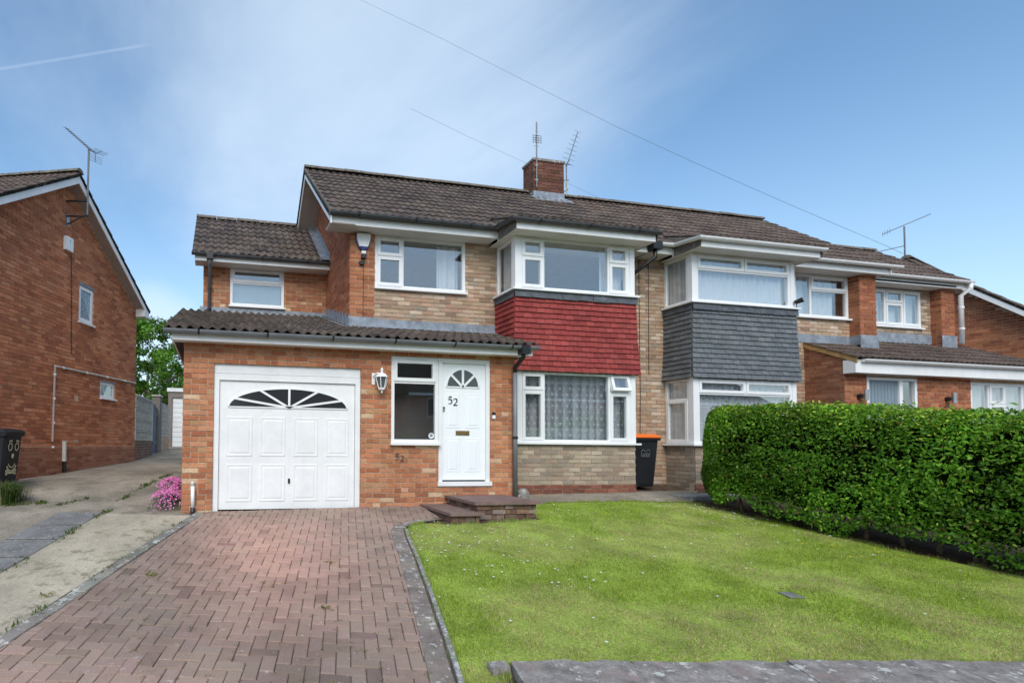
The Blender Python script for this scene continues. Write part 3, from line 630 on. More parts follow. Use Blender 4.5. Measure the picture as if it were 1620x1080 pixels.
digit('5', fA, 3.155, .745, .09, .014, 'gutter_dark', H); digit('2', fA, 3.24, .715, .09, .014, 'gutter_dark', H)
# --- garage roof
GZ0, GSL = 2.53, .303; gs = math.hypot(1, GSL); gdir = np.array([0, 1, GSL]) / gs
gr = MB().add([(-.25, -.28, GZ0), (5.40, -.28, GZ0), (5.40, YM - .02, GZ0 + GSL * (YM + .26)), (2.735, YM - .02, GZ0 + GSL * (YM + .26)), (2.735, YU, GZ0 + GSL * (YU + .28)), (-.25, YU, GZ0 + GSL * (YU + .28))], [(0, 1, 2, 3, 4, 5)]).build('roof', 'tile', H)
toM, toU = (YM + .28) * gs, (YU + .28) * gs
def clipg(x0, x1, s0, s1):
    if x0 < 2.98: return (x0, min(x1, 2.98) if s0 > toM - .3 else x1, min(s1, toU))
    return (x0, x1, min(s1, toM)) if s0 < toM - .06 else None
tiles('h52', gr, (-.26, -.30, GZ0), (1, 0, 0), gdir, 19, 12, w=.298, gauge=.325, clip=clipg, roll=.042)
mbv = MB(); mbv.box(-.25, -.22, -.27, YU, 2.36, 2.44)
MB().fbox(fA, -.16, 5.36, 2.395, 2.535, .20, .225).build('fascia', 'paint_white', H); MB().fbox(fA, -.16, 5.36, 2.40, 2.415, .0, .20).build('soffit', 'soffit', H)
MB().prism([(-.16, -.22, 2.395), (-.16, -.22, 2.53), (-.16, 5.5, 2.53 + GSL * 3.5), (-.16, 5.5, 2.42)], (.02, 0, 0)).build('barge_board', 'paint_white', H); MB().prism([(5.34, -.2, 2.40), (5.34, -.2, 2.53), (5.34, YM, 2.53 + GSL * (YM + .2)), (5.34, YM, 2.40)], (.02, 0, 0)).build('barge_board', 'paint_white', H)
gutter(H, [(-.27, -.285, 2.53), (5.42, -.285, 2.53)], r=.06, m='pipe_grey')
MB().box(5.10, 5.24, -.36, -.22, 2.40, 2.535).build('gutter_outlet', 'black', H)
pipe_run(H, [(5.16, -.285, 2.45), (5.16, -.285, 2.36), (5.15, -.06, 2.22), (5.15, -.06, 2.1)], m='black'); pipe_run(H, [(5.15, -.06, 2.14), (5.15, -.06, .15)], r=.037, clips=[(5.15, -.06, 1.1)])
tag(MB().ring([(.10, .10), (.11, .14), (.09, .24), (.045, .29)], 5.30, -.03, 9).build('boundary_stone', 'stone'), 'small pale rounded stone at the foot of the grey downpipe', 'stone')
# lead flashings over the garage roof
zt = lambda y: GZ0 + GSL * (y + .28)
flash(H, [(3.16, YM - .015, zt(YM) + .03), (5.54, YM - .015, zt(YM) + .03), (5.54, YM - .015, zt(YM) + .20), (3.16, YM - .015, zt(YM) + .20)], (0, -.008, 0))
flash(H, [(3.16, YM - .02, zt(YM) + .05), (5.5, YM - .02, zt(YM) + .05), (5.5, YM - .17, zt(YM - .15) + .055), (3.16, YM - .17, zt(YM - .15) + .055)], (0, 0, .006))
flash(H, [(2.70, YM - .034, zt(YM) + .02), (3.2, YM - .034, zt(YM) + .02), (3.2, YM - .034, zt(YM) + .22), (2.70, YM - .034, zt(YM) + .22)], (0, -.008, 0))
n_ = 9
mbf = MB()
for i in range(n_):
    y0, y1 = YM - .05 + (YU - YM + .05) * i / n_, YM - .05 + (YU - YM + .05) * (i + 1) / n_; mbf.prism([(2.712, y0, zt(y0) + .02), (2.712, y1, zt(y0) + .02), (2.712, y1, zt(y1) + .20), (2.712, y0, zt(y1) + .20)], (-.006, 0, 0))
mbf.prism([(2.72, YM - .15, zt(YM - .15) + .055), (2.72, YU, zt(YU) + .055), (2.56, YU, zt(YU) + .06), (2.56, YM - .15, zt(YM - .15) + .06)], (0, 0, .006)); mbf.build('flashing', 'lead', H)
flash(H, [(.10, YU - .012, zt(YU) - .02), (2.73, YU - .012, zt(YU) - .02), (2.73, YU - .012, zt(YU) + .13), (.10, YU - .012, zt(YU) + .13)], (0, -.008, 0))
# --- side extension roof
UE, UZ, UR, URZ = 2.90, 4.70, 4.80, 6.14; us = (URZ - UZ) / (UR - UE); ud = np.array([0, 1, us]) / math.hypot(1, us); ulen = math.hypot(UR - UE, URZ - UZ)
ur = MB().prism([(0.0, UE, UZ), (0.0, UR, URZ), (0, UR, URZ - .09), (0, UE + .05, UZ - .06)], (2.73, 0, 0)).build('roof', 'tile', H); MB().prism([(.3, UR, URZ), (.3, 6.6, UZ + .08), (.3, 6.6, UZ), (.3, UR, URZ - .09)], (2.43, 0, 0)).build('rear_roof', 'tile', H); MB().prism([(.18, YU + .1, 4.6), (.18, 6.0, 4.6), (.18, UR, URZ - .1)], (.05, 0, 0)).build('gable', 'mortar', H)
tiles('h52b', ur, (-.05, UE - .02, UZ), (1, 0, 0), ud, 9, 8, w=.305, gauge=ulen / 7.6, top=ulen + .01, clip=lambda a, b, s, t: (a, min(b, 2.60), t))
ridge(ur, (-.05, UR, URZ + .03), (2.72, UR, URZ + .03))
mbf = MB(); pk = lambda y, o: UZ + us * (y - UE) + o
mbf.prism([(2.716, UE, pk(UE, .05)), (2.716, UR, pk(UR, .05)), (2.716, UR, pk(UR, .20)), (2.716, UE, pk(UE, .20))], (-.006, 0, 0)); mbf.prism([(2.72, UE, pk(UE, .06)), (2.72, UR, pk(UR, .06)), (2.53, UR, pk(UR, .065)), (2.53, UE, pk(UE, .065))], (0, 0, .008)); mbf.build('flashing', 'lead', H)
MB().fbox(XF(2.95), .0, 2.72, 4.565, 4.70, 0, .024).build('fascia', 'paint_white', H); MB().box(.0, 2.72, 2.952, YU, 4.57, 4.585).build('soffit', 'soffit', H)
MB().prism([(.0, 2.925, 4.56), (.0, 2.925, 4.69), (.0, UR, URZ - .03), (.0, UR, URZ - .17)], (.02, 0, 0)).build('barge_board', 'paint_white', H)
gutter(H, [(-.06, 2.872, 4.70), (2.71, 2.872, 4.70)], r=.055)
MB().box(.23, .35, 2.81, 2.93, 4.58, 4.71).build('gutter_outlet', 'black', H); pipe_run(H, [(.29, 2.87, 4.6), (.29, 2.9, 4.52), (.29, YU - .06, 4.4), (.29, YU - .06, 3.66)], r=.034, clips=[(.29, YU - .06, 4.1), (.29, YU - .06, 3.68)])
# --- main roof of this half
def main_roof(key, H, xa, xb, verge_left, pal, bay_x, gm, gbm, gpts, roof_gap):
    sd_ = np.array([0, 1, SL]) / math.hypot(1, SL); ln = math.hypot(RY - EAVE_Y, RZ - EAVE_Z)
    rf = MB().prism([(xa, EAVE_Y, EAVE_Z - .0), (xa, RY, RZ), (xa, 2 * RY - EAVE_Y, EAVE_Z), (xa, 2 * RY - EAVE_Y, EAVE_Z - .05), (xa, RY, RZ - .06), (xa, EAVE_Y + .04, EAVE_Z - .04)], (xb - xa, 0, 0)).build('roof', 'tile', H)
    nc = round((xb - xa) / .30); w = (xb - xa) / nc
    tiles(key, rf, (xa, EAVE_Y - .02, EAVE_Z), (1, 0, 0), sd_, nc, 12, w=w, gauge=ln / 11.6, top=ln, pal=pal, roll=.017)
    ridge(rf, (xa, RY, RZ + .045), (xb, RY, RZ + .045))
    # flatter roof carried out over the bay
    bx0, bx1 = bay_x; z0, sl = 4.80, .36; yq = (z0 - sl * .24 - EAVE_Z + SL * EAVE_Y) / (SL - sl); bl = math.hypot(1, sl) * (yq - .24)
    br = MB().add([(bx0, .24, z0), (bx1, .24, z0), (bx1, yq + .1, z0 + sl * (yq + .1 - .24)), (bx0, yq + .1, z0 + sl * (yq + .1 - .24))], [(0, 1, 2, 3)]).build('bay_roof', 'tile', H)
    nb = round((bx1 - bx0) / .30); tiles(key, br, (bx0, .22, z0), (1, 0, 0), np.array([0, 1, sl]) / math.hypot(1, sl), nb, 4, w=(bx1 - bx0) / nb, gauge=.29, top=bl, pal=pal, roll=.021)
    mb = MB()
    for x in (bx0, bx1): MB().add([(x, .24, z0), (x, yq, z0 + sl * (yq - .24)), (x, EAVE_Y, EAVE_Z), (x, EAVE_Y, 4.64), (x, .24, 4.64)], [(0, 1, 2, 3, 4)]).build('bay_roof_side', 'ridge_tile', H)
    
    MB().box(bx0 + .02, bx1 - .02, .27, .295, 4.64, 4.795).box(bx0 + .02, bx0 + .045, .295, .90, 4.64, 4.795).box(bx1 - .045, bx1 - .02, .295, .90, 4.64, 4.795).build('fascia', 'paint_white', H)
    MB().box(bx0 + .045, bx1 - .045, .296, YM - .01, 4.648, 4.662).build('soffit', 'soffit', H)
    segs = [(xa + .02, bx0 + .019), (bx1 - .019, xb - .02)]
    for a, b in segs: MB().box(a, b, .88, .905, 4.69, 4.85).build('fascia', 'paint_white', H); MB().box(a, b, .906, YM - .001, 4.70, 4.715).build('soffit', 'soffit', H)
    for p in gpts: gutter(H, p, m=gm, bm=gbm)
    return rf
rf = main_roof('h52', H, 2.27, 8.55, True, P_TILE, (5.36, 8.14), 'gutter_dark', 'black', [[(2.26, .80, 4.86), (5.30, .80, 4.86), (5.30, .22, 4.80), (8.18, .22, 4.80)], [(8.16, .80, 4.86), (8.66, .80, 4.86)]], None)
mb = MB()
for sgn in (0, 1):
    ya, yb = (EAVE_Y - .02, RY) if not sgn else (2 * RY - EAVE_Y + .02, RY)
    mb.prism([(2.285, ya, EAVE_Z - .19), (2.285, ya, EAVE_Z + .02), (2.285, yb, RZ + .02), (2.285, yb, RZ - .17)], (.022, 0, 0))
mb.build('barge_board', 'paint_white', H)
mb = MB()
for sgn in (0, 1):
    ya, yb = (EAVE_Y + .02, RY) if not sgn else (2 * RY - EAVE_Y - .02, RY)
    mb.prism([(2.308, ya, EAVE_Z - .17), (2.73, ya, EAVE_Z - .17), (2.73, yb, RZ - .15), (2.308, yb, RZ - .15)], (0, 0, .012))
mb.build('soffit', 'soffit_brown', H)
MB().box(2.309, 2.75, .906, YM - .02, 4.685, 4.699).build('soffit', 'soffit', H)
mbv = MB(); mbv.prism([(2.262, EAVE_Y - .03, EAVE_Z - .005), (2.262, EAVE_Y - .03, EAVE_Z + .05), (2.262, RY, RZ + .06), (2.262, RY, RZ + .0)], (.02, 0, 0)); mbv.prism([(2.262, 2 * RY - EAVE_Y, EAVE_Z), (2.262, 2 * RY - EAVE_Y, EAVE_Z + .05), (2.262, RY, RZ + .06), (2.262, RY, RZ + .0)], (.02, 0, 0)); mbv.build('verge', 'ridge_tile', H)
# hopper and black rainwater pipe between the two bays
MB().box(8.50, 8.70, .72, .88, 4.72, 4.87).build('gutter_outlet', 'black', H)
pipe_run(H, [(8.60, .80, 4.75), (8.60, .80, 4.58), (8.30, 1.0, 4.30), (8.18, YM - .07, 4.18), (8.18, YM - .07, .15)], r=.036, m='black', clips=[(8.18, YM - .07, 3.9), (8.18, YM - .07, 1.35)])
MB().tube([(8.62, YM - .012, 4.68), (8.63, YM - .012, 2.0), (8.60, YM - .012, .3)], .008, 5).tube([(8.84, YM - .012, 4.68), (8.83, YM - .012, 2.4)], .008, 5).build('wall_cable', 'black', H)
# --- chimney
ch = MB().box(7.67, 8.45, 3.33, 3.75, 6.4, 7.66).build('chimney', 'mortar_dark', H)
for fr, a, b in ((XF(3.33), 7.67, 8.45), (FR((7.67, 3.75, 0), (0, -1)), 0, .42), (FR((8.45, 3.33, 0), (0, 1)), 0, .42)):
    k = 0; z = 6.5
    while z < 7.66:
        s = a - (.1125 if k % 2 else 0); top_ = z > 7.58
        while s < b - .01:
            p, q = max(s, a), min(s + .215, b); s += .225
            if q - p > .02: piece('h52', 'brick', ch, 'brick', [fr.p(u_, n_, z_) for z_ in (z, z + .065) for (u_, n_) in ((p, .012), (q, .012), (q, -.02), (p, -.02))], BOXF[1:], jit((.155, .070, .050), .32))
        z += .075; k += 1
MB().box(7.64, 8.48, 3.30, 3.78, 7.655, 7.71).build('chimney_cap', 'stone', ch)
mbp = MB().add([(7.65, 3.31, 7.711), (8.47, 3.31, 7.711), (8.47, 3.77, 7.711), (7.65, 3.77, 7.711), (7.8, 3.5, 7.76), (8.1, 3.46, 7.745), (8.32, 3.5, 7.765), (8.32, 3.64, 7.75), (7.8, 3.64, 7.75)], [(0, 1, 5, 4), (1, 6, 5), (1, 2, 7, 6), (2, 3, 8, 7), (3, 0, 4, 8), (4, 5, 6, 7, 8)]); mbp.build('flaunching', 'ridge_tile', ch)
MB().box(7.655, 8.465, 3.312, 3.77, 6.6, 6.93).build('flashing', 'lead', ch); MB().prism([(7.60, 3.10, 6.625), (8.56, 3.10, 6.625), (8.56, 3.33, 6.80), (7.60, 3.33, 6.80)], (0, 0, .012)).build('flashing', 'lead', ch)

# ================================================================== THE ADJOINING HOUSE
N = thing('semi_detached_house', 'adjoining semi-detached house with slate-grey tile-hung bay and white gutters', 'house', (12.0, 1.0, 0.1))
nm_open = (12.45, 13.90, 3.77, 4.72)
wall('next', N, fM, 8.551, 13.92, 0, 4.72, [nm_open, (9.28, 11.5, 1.0, 2.3), (9.28, 11.5, 3.7, 4.66)], P_TAN, mortar='mortar_tan', zref=3.02)
wall('next', N, XF(YM - .2), 13.92, 14.37, 3.2, 4.72, pal=P_PIER, mortar='mortar', zref=3.2)
wall('next', N, FR((13.92, YM, 0), (0, -1)), 0, .2, 3.2, 4.72, pal=P_PIER, mortar='mortar', zref=3.2)
YN = 1.70; fN = XF(YN)
wall('next', N, fN, 14.38, 17.06, 3.0, 4.72, [(15.05, 16.76, 3.82, 4.72)], P_TAN, mortar='mortar_tan', zref=3.02)
wall('next', N, XF(YN - .2), 17.06, 17.46, 3.2, 4.72, pal=P_PIER, mortar='mortar', zref=3.2)
wall('next', N, FR((17.06, YN, 0), (0, -1)), 0, .2, 3.2, 4.72, pal=P_PIER, mortar='mortar', zref=3.2)
mb = MB(); mb.box(8.56, 17.4, 5.96, 6.06, -.1, 4.8); mb.box(17.36, 17.45, 1.8, 5.95, -.1, 4.8); mb.box(8.56, 17.3, 1.36, 5.95, 4.74, 4.78); mb.box(8.56, 17.3, 1.84, 5.95, 2.42, 2.6); mb.box(8.56, 13.9, 1.36, 1.83, 2.42, 2.6); mb.box(9.3, 11.48, .66, 1.34, 2.42, 2.58)
mb.prism([(14.3, 1.3, 4.6), (14.3, 5.96, 4.6), (14.3, RY, 6.7)], (.06, 0, 0)); mb.prism([(17.36, 1.8, 4.7), (17.36, 4.9, 4.7), (17.36, 3.2, 6.1)], (.05, 0, 0)); mb.build('inner_wall', 'interior', N)
SLATE = ((.130, .140, .148), (.118, .128, .136), (.142, .150, .156))
nL, nR, nF, D = bay('next', N, 9.20, 11.60, 'slate', SLATE, None)
for z0, z1, zt_ in ((3.72, 4.645, 4.36), (1.035, 2.28, 2.0)):
    a, b = 9.30, 11.50; c = (a + b) / 2
    window(N, nF, a, b, z0, z1, [(a + .05, b - .05, z0 + .05, zt_ - .03, 0), (a + .05, c - .022, zt_ + .015, z1 - .05, 1), (c + .023, b - .05, zt_ + .015, z1 - .05, 1)], rec=-.012, sill=False, fw=.05)
    ps = [(.05, D - .15, z0 + .05, z1 - .05, 0)] if z0 > 3 else [(.05, D - .15, z0 + .05, 1.86, 1), (.05, D - .15, 1.905, z1 - .05, 0)]
    window(N, nL, .0, D - .10, z0, z1, ps, rec=-.012, sill=False, fw=.05); window(N, nR, .10, D, z0, z1, [(.15, D - .05, z0 + .05, z1 - .05, 0)], rec=-.012, sill=False, fw=.05)
    curtain(N, nF, 9.33, 11.47, z0 + .02, z1 - .03, .13, per=.12, name='net_curtain'); curtain(N, nL, .03, D - .12, z0 + .02, z1 - .03, .12, per=.12, name='net_curtain')
window(N, fM, 12.45, 13.90, 3.775, 4.70, [(12.505, 12.86, 3.83, 4.645, 0), (12.905, 13.845, 3.83, 4.34, 0), (12.905, 13.845, 4.385, 4.645, 1)], rec=.0)
curtain(N, fM, 12.48, 13.62, 3.8, 4.68, .13, per=.16, name='net_curtain')
window(N, fN, 15.05, 16.76, 3.825, 4.70, [(15.10, 15.66, 3.88, 4.65, 1), (15.70, 16.18, 3.88, 4.36, 1), (15.70, 16.18, 4.405, 4.65, 1), (16.225, 16.71, 3.88, 4.65, 1)], rec=.0)
curtain(N, fN, 15.08, 16.74, 3.85, 4.68, .13, per=.12, name='net_curtain')
rfn = main_roof('next', N, 8.552, 14.52, False, P_TILE_B, (9.06, 11.84), 'upvc', 'upvc', [[(8.70, .80, 4.86), (9.02, .80, 4.86), (9.02, .22, 4.80), (11.88, .22, 4.80)], [(11.86, .80, 4.86), (14.72, .80, 4.86)]], None)
MB().prism([(14.50, EAVE_Y, EAVE_Z - .17), (14.50, EAVE_Y, EAVE_Z + .01), (14.50, RY, RZ + .01), (14.50, RY, RZ - .17)], (.02, 0, 0)).build('barge_board', 'paint_white', N)
MB().prism([(14.37, EAVE_Y + .05, EAVE_Z - .16), (14.499, EAVE_Y + .05, EAVE_Z - .16), (14.499, RY, RZ - .14), (14.37, RY, RZ - .14)], (0, 0, .01)).build('soffit', 'soffit', N)
NE, NZ, NR, NRZ = 1.32, 4.88, 3.15, 6.20; ns = (NRZ - NZ) / (NR - NE); nd = np.array([0, 1, ns]) / math.hypot(1, ns); nl = math.hypot(NR - NE, NRZ - NZ)
nr = MB().prism([(14.36, NE, NZ), (14.36, NR, NRZ), (14.36, 5.0, NZ), (14.36, 5.0, NZ - .05), (14.36, NR, NRZ - .06), (14.36, NE + .04, NZ - .04)], (3.24, 0, 0)).build('roof', 'tile', N)
tiles('next2', nr, (14.36, NE - .02, NZ), (1, 0, 0), nd, 11, 7, w=3.25 / 11, gauge=nl / 6.6, top=nl, pal=P_TILE_B); ridge(nr, (14.4, NR, NRZ + .04), (17.6, NR, NRZ + .04))
MB().box(14.4, 17.56, 1.36, 1.385, 4.72, 4.87).build('fascia', 'paint_white', N); MB().box(14.4, 17.56, 1.386, YN - .001, 4.725, 4.738).build('soffit', 'soffit', N)
MB().prism([(17.58, NE, NZ - .16), (17.58, NE, NZ), (17.58, NR, NRZ), (17.58, NR, NRZ - .16)], (.02, 0, 0)).build('barge_board', 'paint_white', N)
gutter(N, [(14.55, 1.28, 4.88), (17.66, 1.28, 4.88)], m='upvc', bm='upvc')
pipe_run(N, [(17.60, 1.28, 4.84), (17.60, 1.28, 4.72), (17.54, 1.42, 4.58), (17.54, 1.42, 3.45)], r=.045, m='upvc', clips=[(17.54, 1.42, 4.3), (17.54, 1.42, 3.8)], cm='upvc')
# front extension with the shallow lean-to roof
EY, EX = .50, 12.68; fE = XF(EY)
e_door, e_win = (13.24, 14.58, .2, 2.43), (16.05, 18.2, 1.2, 2.40)
wall('next', N, fE, EX, 18.3, 0, 2.46, [e_door, e_win], P_NEXT, mortar='mortar', zref=.06)
lz = lambda y: 2.74 + .47 * (y - .27)
wall('next', N, FR((EX, YM, 0), (0, -1)), 0, YM - EY, 0, 3.2, pal=[((.30, .12, .07), 4), ((.36, .16, .09), 4), ((.25, .09, .05), 3)], mortar='mortar', top=lambda s: lz(YM - s) - .03, zref=.06)
er = MB().add([(EX - .02, .27, 2.74), (18.2, .27, 2.74), (18.2, YN, lz(YN)), (EX - .02, YN, lz(YN))], [(0, 1, 2, 3)]).build('roof', 'tile', N)
ed = np.array([0, 1, .47]) / math.hypot(1, .47); el = math.hypot(1, .47)
tiles('next3', er, (EX - .05, .25, 2.74), (1, 0, 0), ed, 19, 6, w=.293, gauge=.31, pal=[((.095, .066, .054), 5), ((.08, .056, .048), 4), ((.11, .078, .062), 3)], roll=.018, clip=lambda a, b, s, t: (a, b, min(t, (YM - .27 if a < 14.2 - EX + .05 else YN - .27) * el)) if s < (YM - .3 if a < 14.2 - EX + .05 else YN - .3) * el else None)
MB().prism([(EX - .035, .26, 2.65), (EX - .035, .26, 2.75), (EX - .035, YM, lz(YM) + .02), (EX - .035, YM, lz(YM) - .08)], (.03, 0, 0)).build('barge_board', 'wood', N)
MB().fbox(fE, EX - .03, 18.3, 2.46, 2.72, .19, .215).box(EX - .03, EX - .005, .311, EY + .001, 2.46, 2.72).build('fascia', 'paint_white', N); MB().box(EX, 18.3, .312, EY, 2.462, 2.475).build('soffit', 'paint_white', N)
gutter(N, [(EX + .1, .245, 2.72), (18.35, .245, 2.72)], m='upvc', bm='upvc')
flash(N, [(11.7, YM - .012, lz(YM) + .02), (13.95, YM - .012, lz(YM) + .02), (13.95, YM - .012, lz(YM) + .20), (11.7, YM - .012, lz(YM) + .20)], (0, -.008, 0))
flash(N, [(13.9, YM - .215, lz(YM - .2) + .0), (14.4, YM - .215, lz(YM - .2) + .0), (14.4, YM - .215, lz(YM - .2) + .30), (13.9, YM - .215, lz(YM - .2) + .30)], (0, -.008, 0))
flash(N, [(13.905, YM, lz(YM)), (13.905, YM - .22, lz(YM)), (13.905, YM - .22, lz(YM) + .2), (13.905, YM, lz(YM) + .2)], (-.008, 0, 0))
flash(N, [(14.38, YN - .012, lz(YN) + .02), (17.06, YN - .012, lz(YN) + .02), (17.06, YN - .012, lz(YN) + .26), (14.38, YN - .012, lz(YN) + .26)], (0, -.008, 0)); flash(N, [(17.03, YN - .215, lz(YN - .2)), (17.5, YN - .215, lz(YN - .2)), (17.5, YN - .215, lz(YN - .2) + .32), (17.03, YN - .215, lz(YN - .2) + .32)], (0, -.008, 0))
MB().prism([(14.37, YM - .2, 2.8), (14.37, YN, 2.8), (14.37, YN, 4.72), (14.37, YM - .2, 4.72)], (-.01, 0, 0)).build('wall', 'mortar', N)
dfm = MB(); dfm.fbox(fE, 13.245, 13.31, .2, 2.42, -.09, .0); dfm.fbox(fE, 14.10, 14.19, .2, 2.42, -.09, .0); dfm.fbox(fE, 14.51, 14.575, .2, 2.42, -.09, .0); dfm.fbox(fE, 13.31, 14.51, 2.36, 2.42, -.09, -.001); dfm.build('door_frame', 'upvc', N)
nd_ = MB().fbox(fE, 13.312, 14.098, .22, 2.358, -.08, -.04)
for i in range(9): nd_.fbox(fE, 13.33 + .086 * i, 13.405 + .086 * i, .3, 2.3, -.04, -.034)
nd_ = nd_.build('front_door', 'grey_door', N)
c_ = (13.70, 1.72); dia = lambda r, n: [fE.p(c_[0] + r * a, n, c_[1] + r * b) for a, b in ((1, 0), (0, 1), (-1, 0), (0, -1))]
MB().add(dia(.19, -.033) + dia(.15, -.02) + dia(.12, -.03), [(i, (i + 1) % 4, 4 + (i + 1) % 4, 4 + i) for i in range(4)] + [(4 + i, 4 + (i + 1) % 4, 8 + (i + 1) % 4, 8 + i) for i in range(4)]).build('glazing_bead', 'grey_door', nd_); MB().add(dia(.125, -.029), [(0, 1, 2, 3)]).build('pane', 'pane_dark', nd_)
MB().fbox(fE, 14.195, 14.505, .25, 2.355, -.05, -.044).build('side_pane', 'glass', N)
window(N, fE, 16.05, 18.2, 1.2, 2.40, [(16.1, 16.56, 1.25, 2.35, 0), (16.605, 17.03, 1.25, 1.93, 1), (16.605, 17.03, 1.975, 2.35, 1), (17.075, 17.55, 1.25, 2.35, 0), (17.595, 18.15, 1.25, 2.35, 0)], rec=-.005); curtain(N, fE, 16.1, 18.15, 1.25, 2.36, .12, per=.13, name='net_curtain')
for i, x in enumerate((13.02, 15.35)):
    t = thing('wall_light', ('steel up-down wall light beside the grey front door' if i == 0 else 'steel up-down wall light between grey door and extension window'), 'light', (x, EY, 1.95), 'wall lights on the front extension')
    MB().fbox(fE, x - .05, x + .0, 1.98, 2.06, .009, .09).build('wall_bracket', 'black', t); MB().tube([(x + .03, EY - .12, 1.93), (x + .03, EY - .12, 2.15)], .038, 14).build('lamp_body', 'steel', t, smooth=False)
t = thing('security_camera', 'small black security camera on the sill corner of the grey bay', 'camera', (11.66, YB, 3.75))
MB().tube([(11.58, YB - .04, 3.72), (11.58, YB - .04, 3.80), (11.60, YB - .06, 3.84)], .008, 6).build('stalk', 'black', t); MB().tube([(11.57, YB - .02, 3.83), (11.64, YB - .12, 3.87)], [.04, .05], 10).build('camera_body', 'black', t)

# ================================================================== HOUSE ON THE LEFT (set at an angle)
AL = 0.3448; dl = np.array([math.sin(AL), math.cos(AL), 0]); nlx = np.array([math.cos(AL), -math.sin(AL), 0])
far = np.array([-1.69, 7.35, 0.]); Lh = thing('detached_house', 'dark red brick house with gable end wall and white bargeboards beside the shared drive', 'house', (-3.0, 3.6, .2))
fL_ = FR(far, -dl[:2])                                            # s runs from the far corner towards the road
fL_ = FR(far + 0 * dl, (-dl[0], -dl[1]))
if fL_.n @ nlx < 0: fL_ = FR(far - dl * 12, (dl[0], dl[1]))
REV = fL_.u @ dl > 0; S_ = (lambda t: 12 - t) if REV else (lambda t: t)   # t = distance from the far corner
tA, zA, zE = 3.10, 6.70, 4.571; ltop = lambda s: zA - .13 - abs((12 - s if REV else s) - tA) * (zA - zE) / (tA + .15)
TW = 6.2
def srange(t0, t1): a, b = S_(t0), S_(t1); return (min(a, b), max(a, b))
def tz(u, v):                                                     # pixel on the gable plane -> (t, z)
    d = ROT.T @ np.array([(u - CX) / F, (v - CY) / F, 1.]); k = (nlx @ (far - CAM)) / (nlx @ d); p = CAM + d * k; return ((far - p) @ dl, p[2])
w1a, w1b = tz(125, 449), tz(147, 516); w2a, w2b = tz(158.5, 603), tz(181.5, 632)
op1 = (*srange(w1a[0], w1b[0]), min(w1a[1], w1b[1]), max(w1a[1], w1b[1])); op2 = (*srange(w2a[0], w2b[0]), min(w2a[1], w2b[1]), max(w2a[1], w2b[1]))
LIM[('left', 'brick')] = 300
lw = wall('left', Lh, fL_, *srange(0, TW), .0, 7.0, [op1, op2], P_LEFT, top=ltop, mortar='mortar_dark', zref=.86)
lp = wall('left', Lh, FR(fL_.o + fL_.n * .014, fL_.u[:2]), *srange(0, TW), -.05, .86, [], [((.33, .145, .088), 4), ((.28, .115, .07), 4), ((.37, .175, .11), 2)], mortar='mortar_dark', zref=.86)
def lbox(t0, t1, z0, z1, n0, n1): a, b = srange(t0, t1); return MB().fbox(fL_, a, b, z0, z1, n0, n1)
for (o, nm) in ((op1, 'window'), (op2, 'window')):
    a, b, z0, z1 = o; f = .05 if o is op1 else .07
    ww = window(Lh, fL_, a, b, z0, z1, [(a + f, b - f, z0 + f, z1 - f, 1 if o is op1 else 0)], rec=-.02, fw=f, sillout=.06)
    mbl = MB(); nz_ = 7 if o is op1 else 4; wd, ht = (b - a - 2 * f), (z1 - z0 - 2 * f)
    for i in range(-nz_, nz_ + 1):                                    # leaded diamonds
        for sg in (1, -1):
            pts = []
            for tt in np.linspace(0, 1, 2):
                pass
            z_a = z0 + f + ht * i / nz_ * 1.0; L0, L1 = (a + f, z_a), (b - f, z_a + sg * wd * 1.6)
            lo, hi = z0 + f, z1 - f; t0_, t1_ = 0., 1.; dzz = L1[1] - L0[1]
            ta, tb = sorted(((lo - L0[1]) / dzz, (hi - L0[1]) / dzz)); t0_, t1_ = max(0, ta), min(1, tb)
            if t1_ - t0_ < .05: continue
            P0 = (L0[0] + (L1[0] - L0[0]) * t0_, L0[1] + dzz * t0_); P1 = (L0[0] + (L1[0] - L0[0]) * t1_, L0[1] + dzz * t1_)
            r_ = ribbon(fL_, [P0, P1], .008, 0, 0, 1, -.045 if o is not op1 else -.03, .004); mbl.add(r_.v, r_.f)
    mbl.build('leading', 'lead', ww); MB().fbox(fL_, a, b, z0, z1, -.35, -.34).build('frosted_screen' if o is op1 else 'blind', 'curtain' if o is op1 else 'interior', Lh)
    MB().fbox(fL_, a - .04, b + .04, z1, z1 + .07, -.05, .006).build('lintel', 'lead', Lh)
# roof, verge, barge boards
sl_ = (zA - zE) / (tA + .15); pt = lambda t, n, z: far - dl * t + nlx * n + np.array([0, 0, z])
for nm, tEnd in (('rear', -.32), ('front', 5.45)):
    pass
OV = .28
rp = MB()
for tE in (-.22, 2 * tA + .22):
    zE_ = zA - sl_ * abs(tE - tA); rp.prism([pt(tE, OV, zE_), pt(tA, OV, zA), pt(tA, -7, zA), pt(tE, -7, zE_)], (0, 0, -.05))
lr = rp.build('roof', 'tile', Lh)
eF = pt(2 * tA + .22, OV, zA - sl_ * (tA + .22)); sF = (pt(tA, OV, zA) - eF); lnF = np.linalg.norm(sF)
tiles('left', lr, eF, -nlx, sF, 18, 12, w=.30, gauge=lnF / 11.5, top=lnF, pal=P_TILE_B, roll=.03)
eR = pt(-.22, OV, zA - sl_ * (tA + .22)); sR = pt(tA, OV, zA) - eR
tiles('leftr', lr, eR, -nlx, sR, 3, 12, w=.30, gauge=lnF / 11.5, top=lnF, pal=P_TILE_B, roll=.03)
ridge(lr, pt(tA, OV, zA + .05), pt(tA, -6, zA + .05))
mb = MB(); mbs = MB()
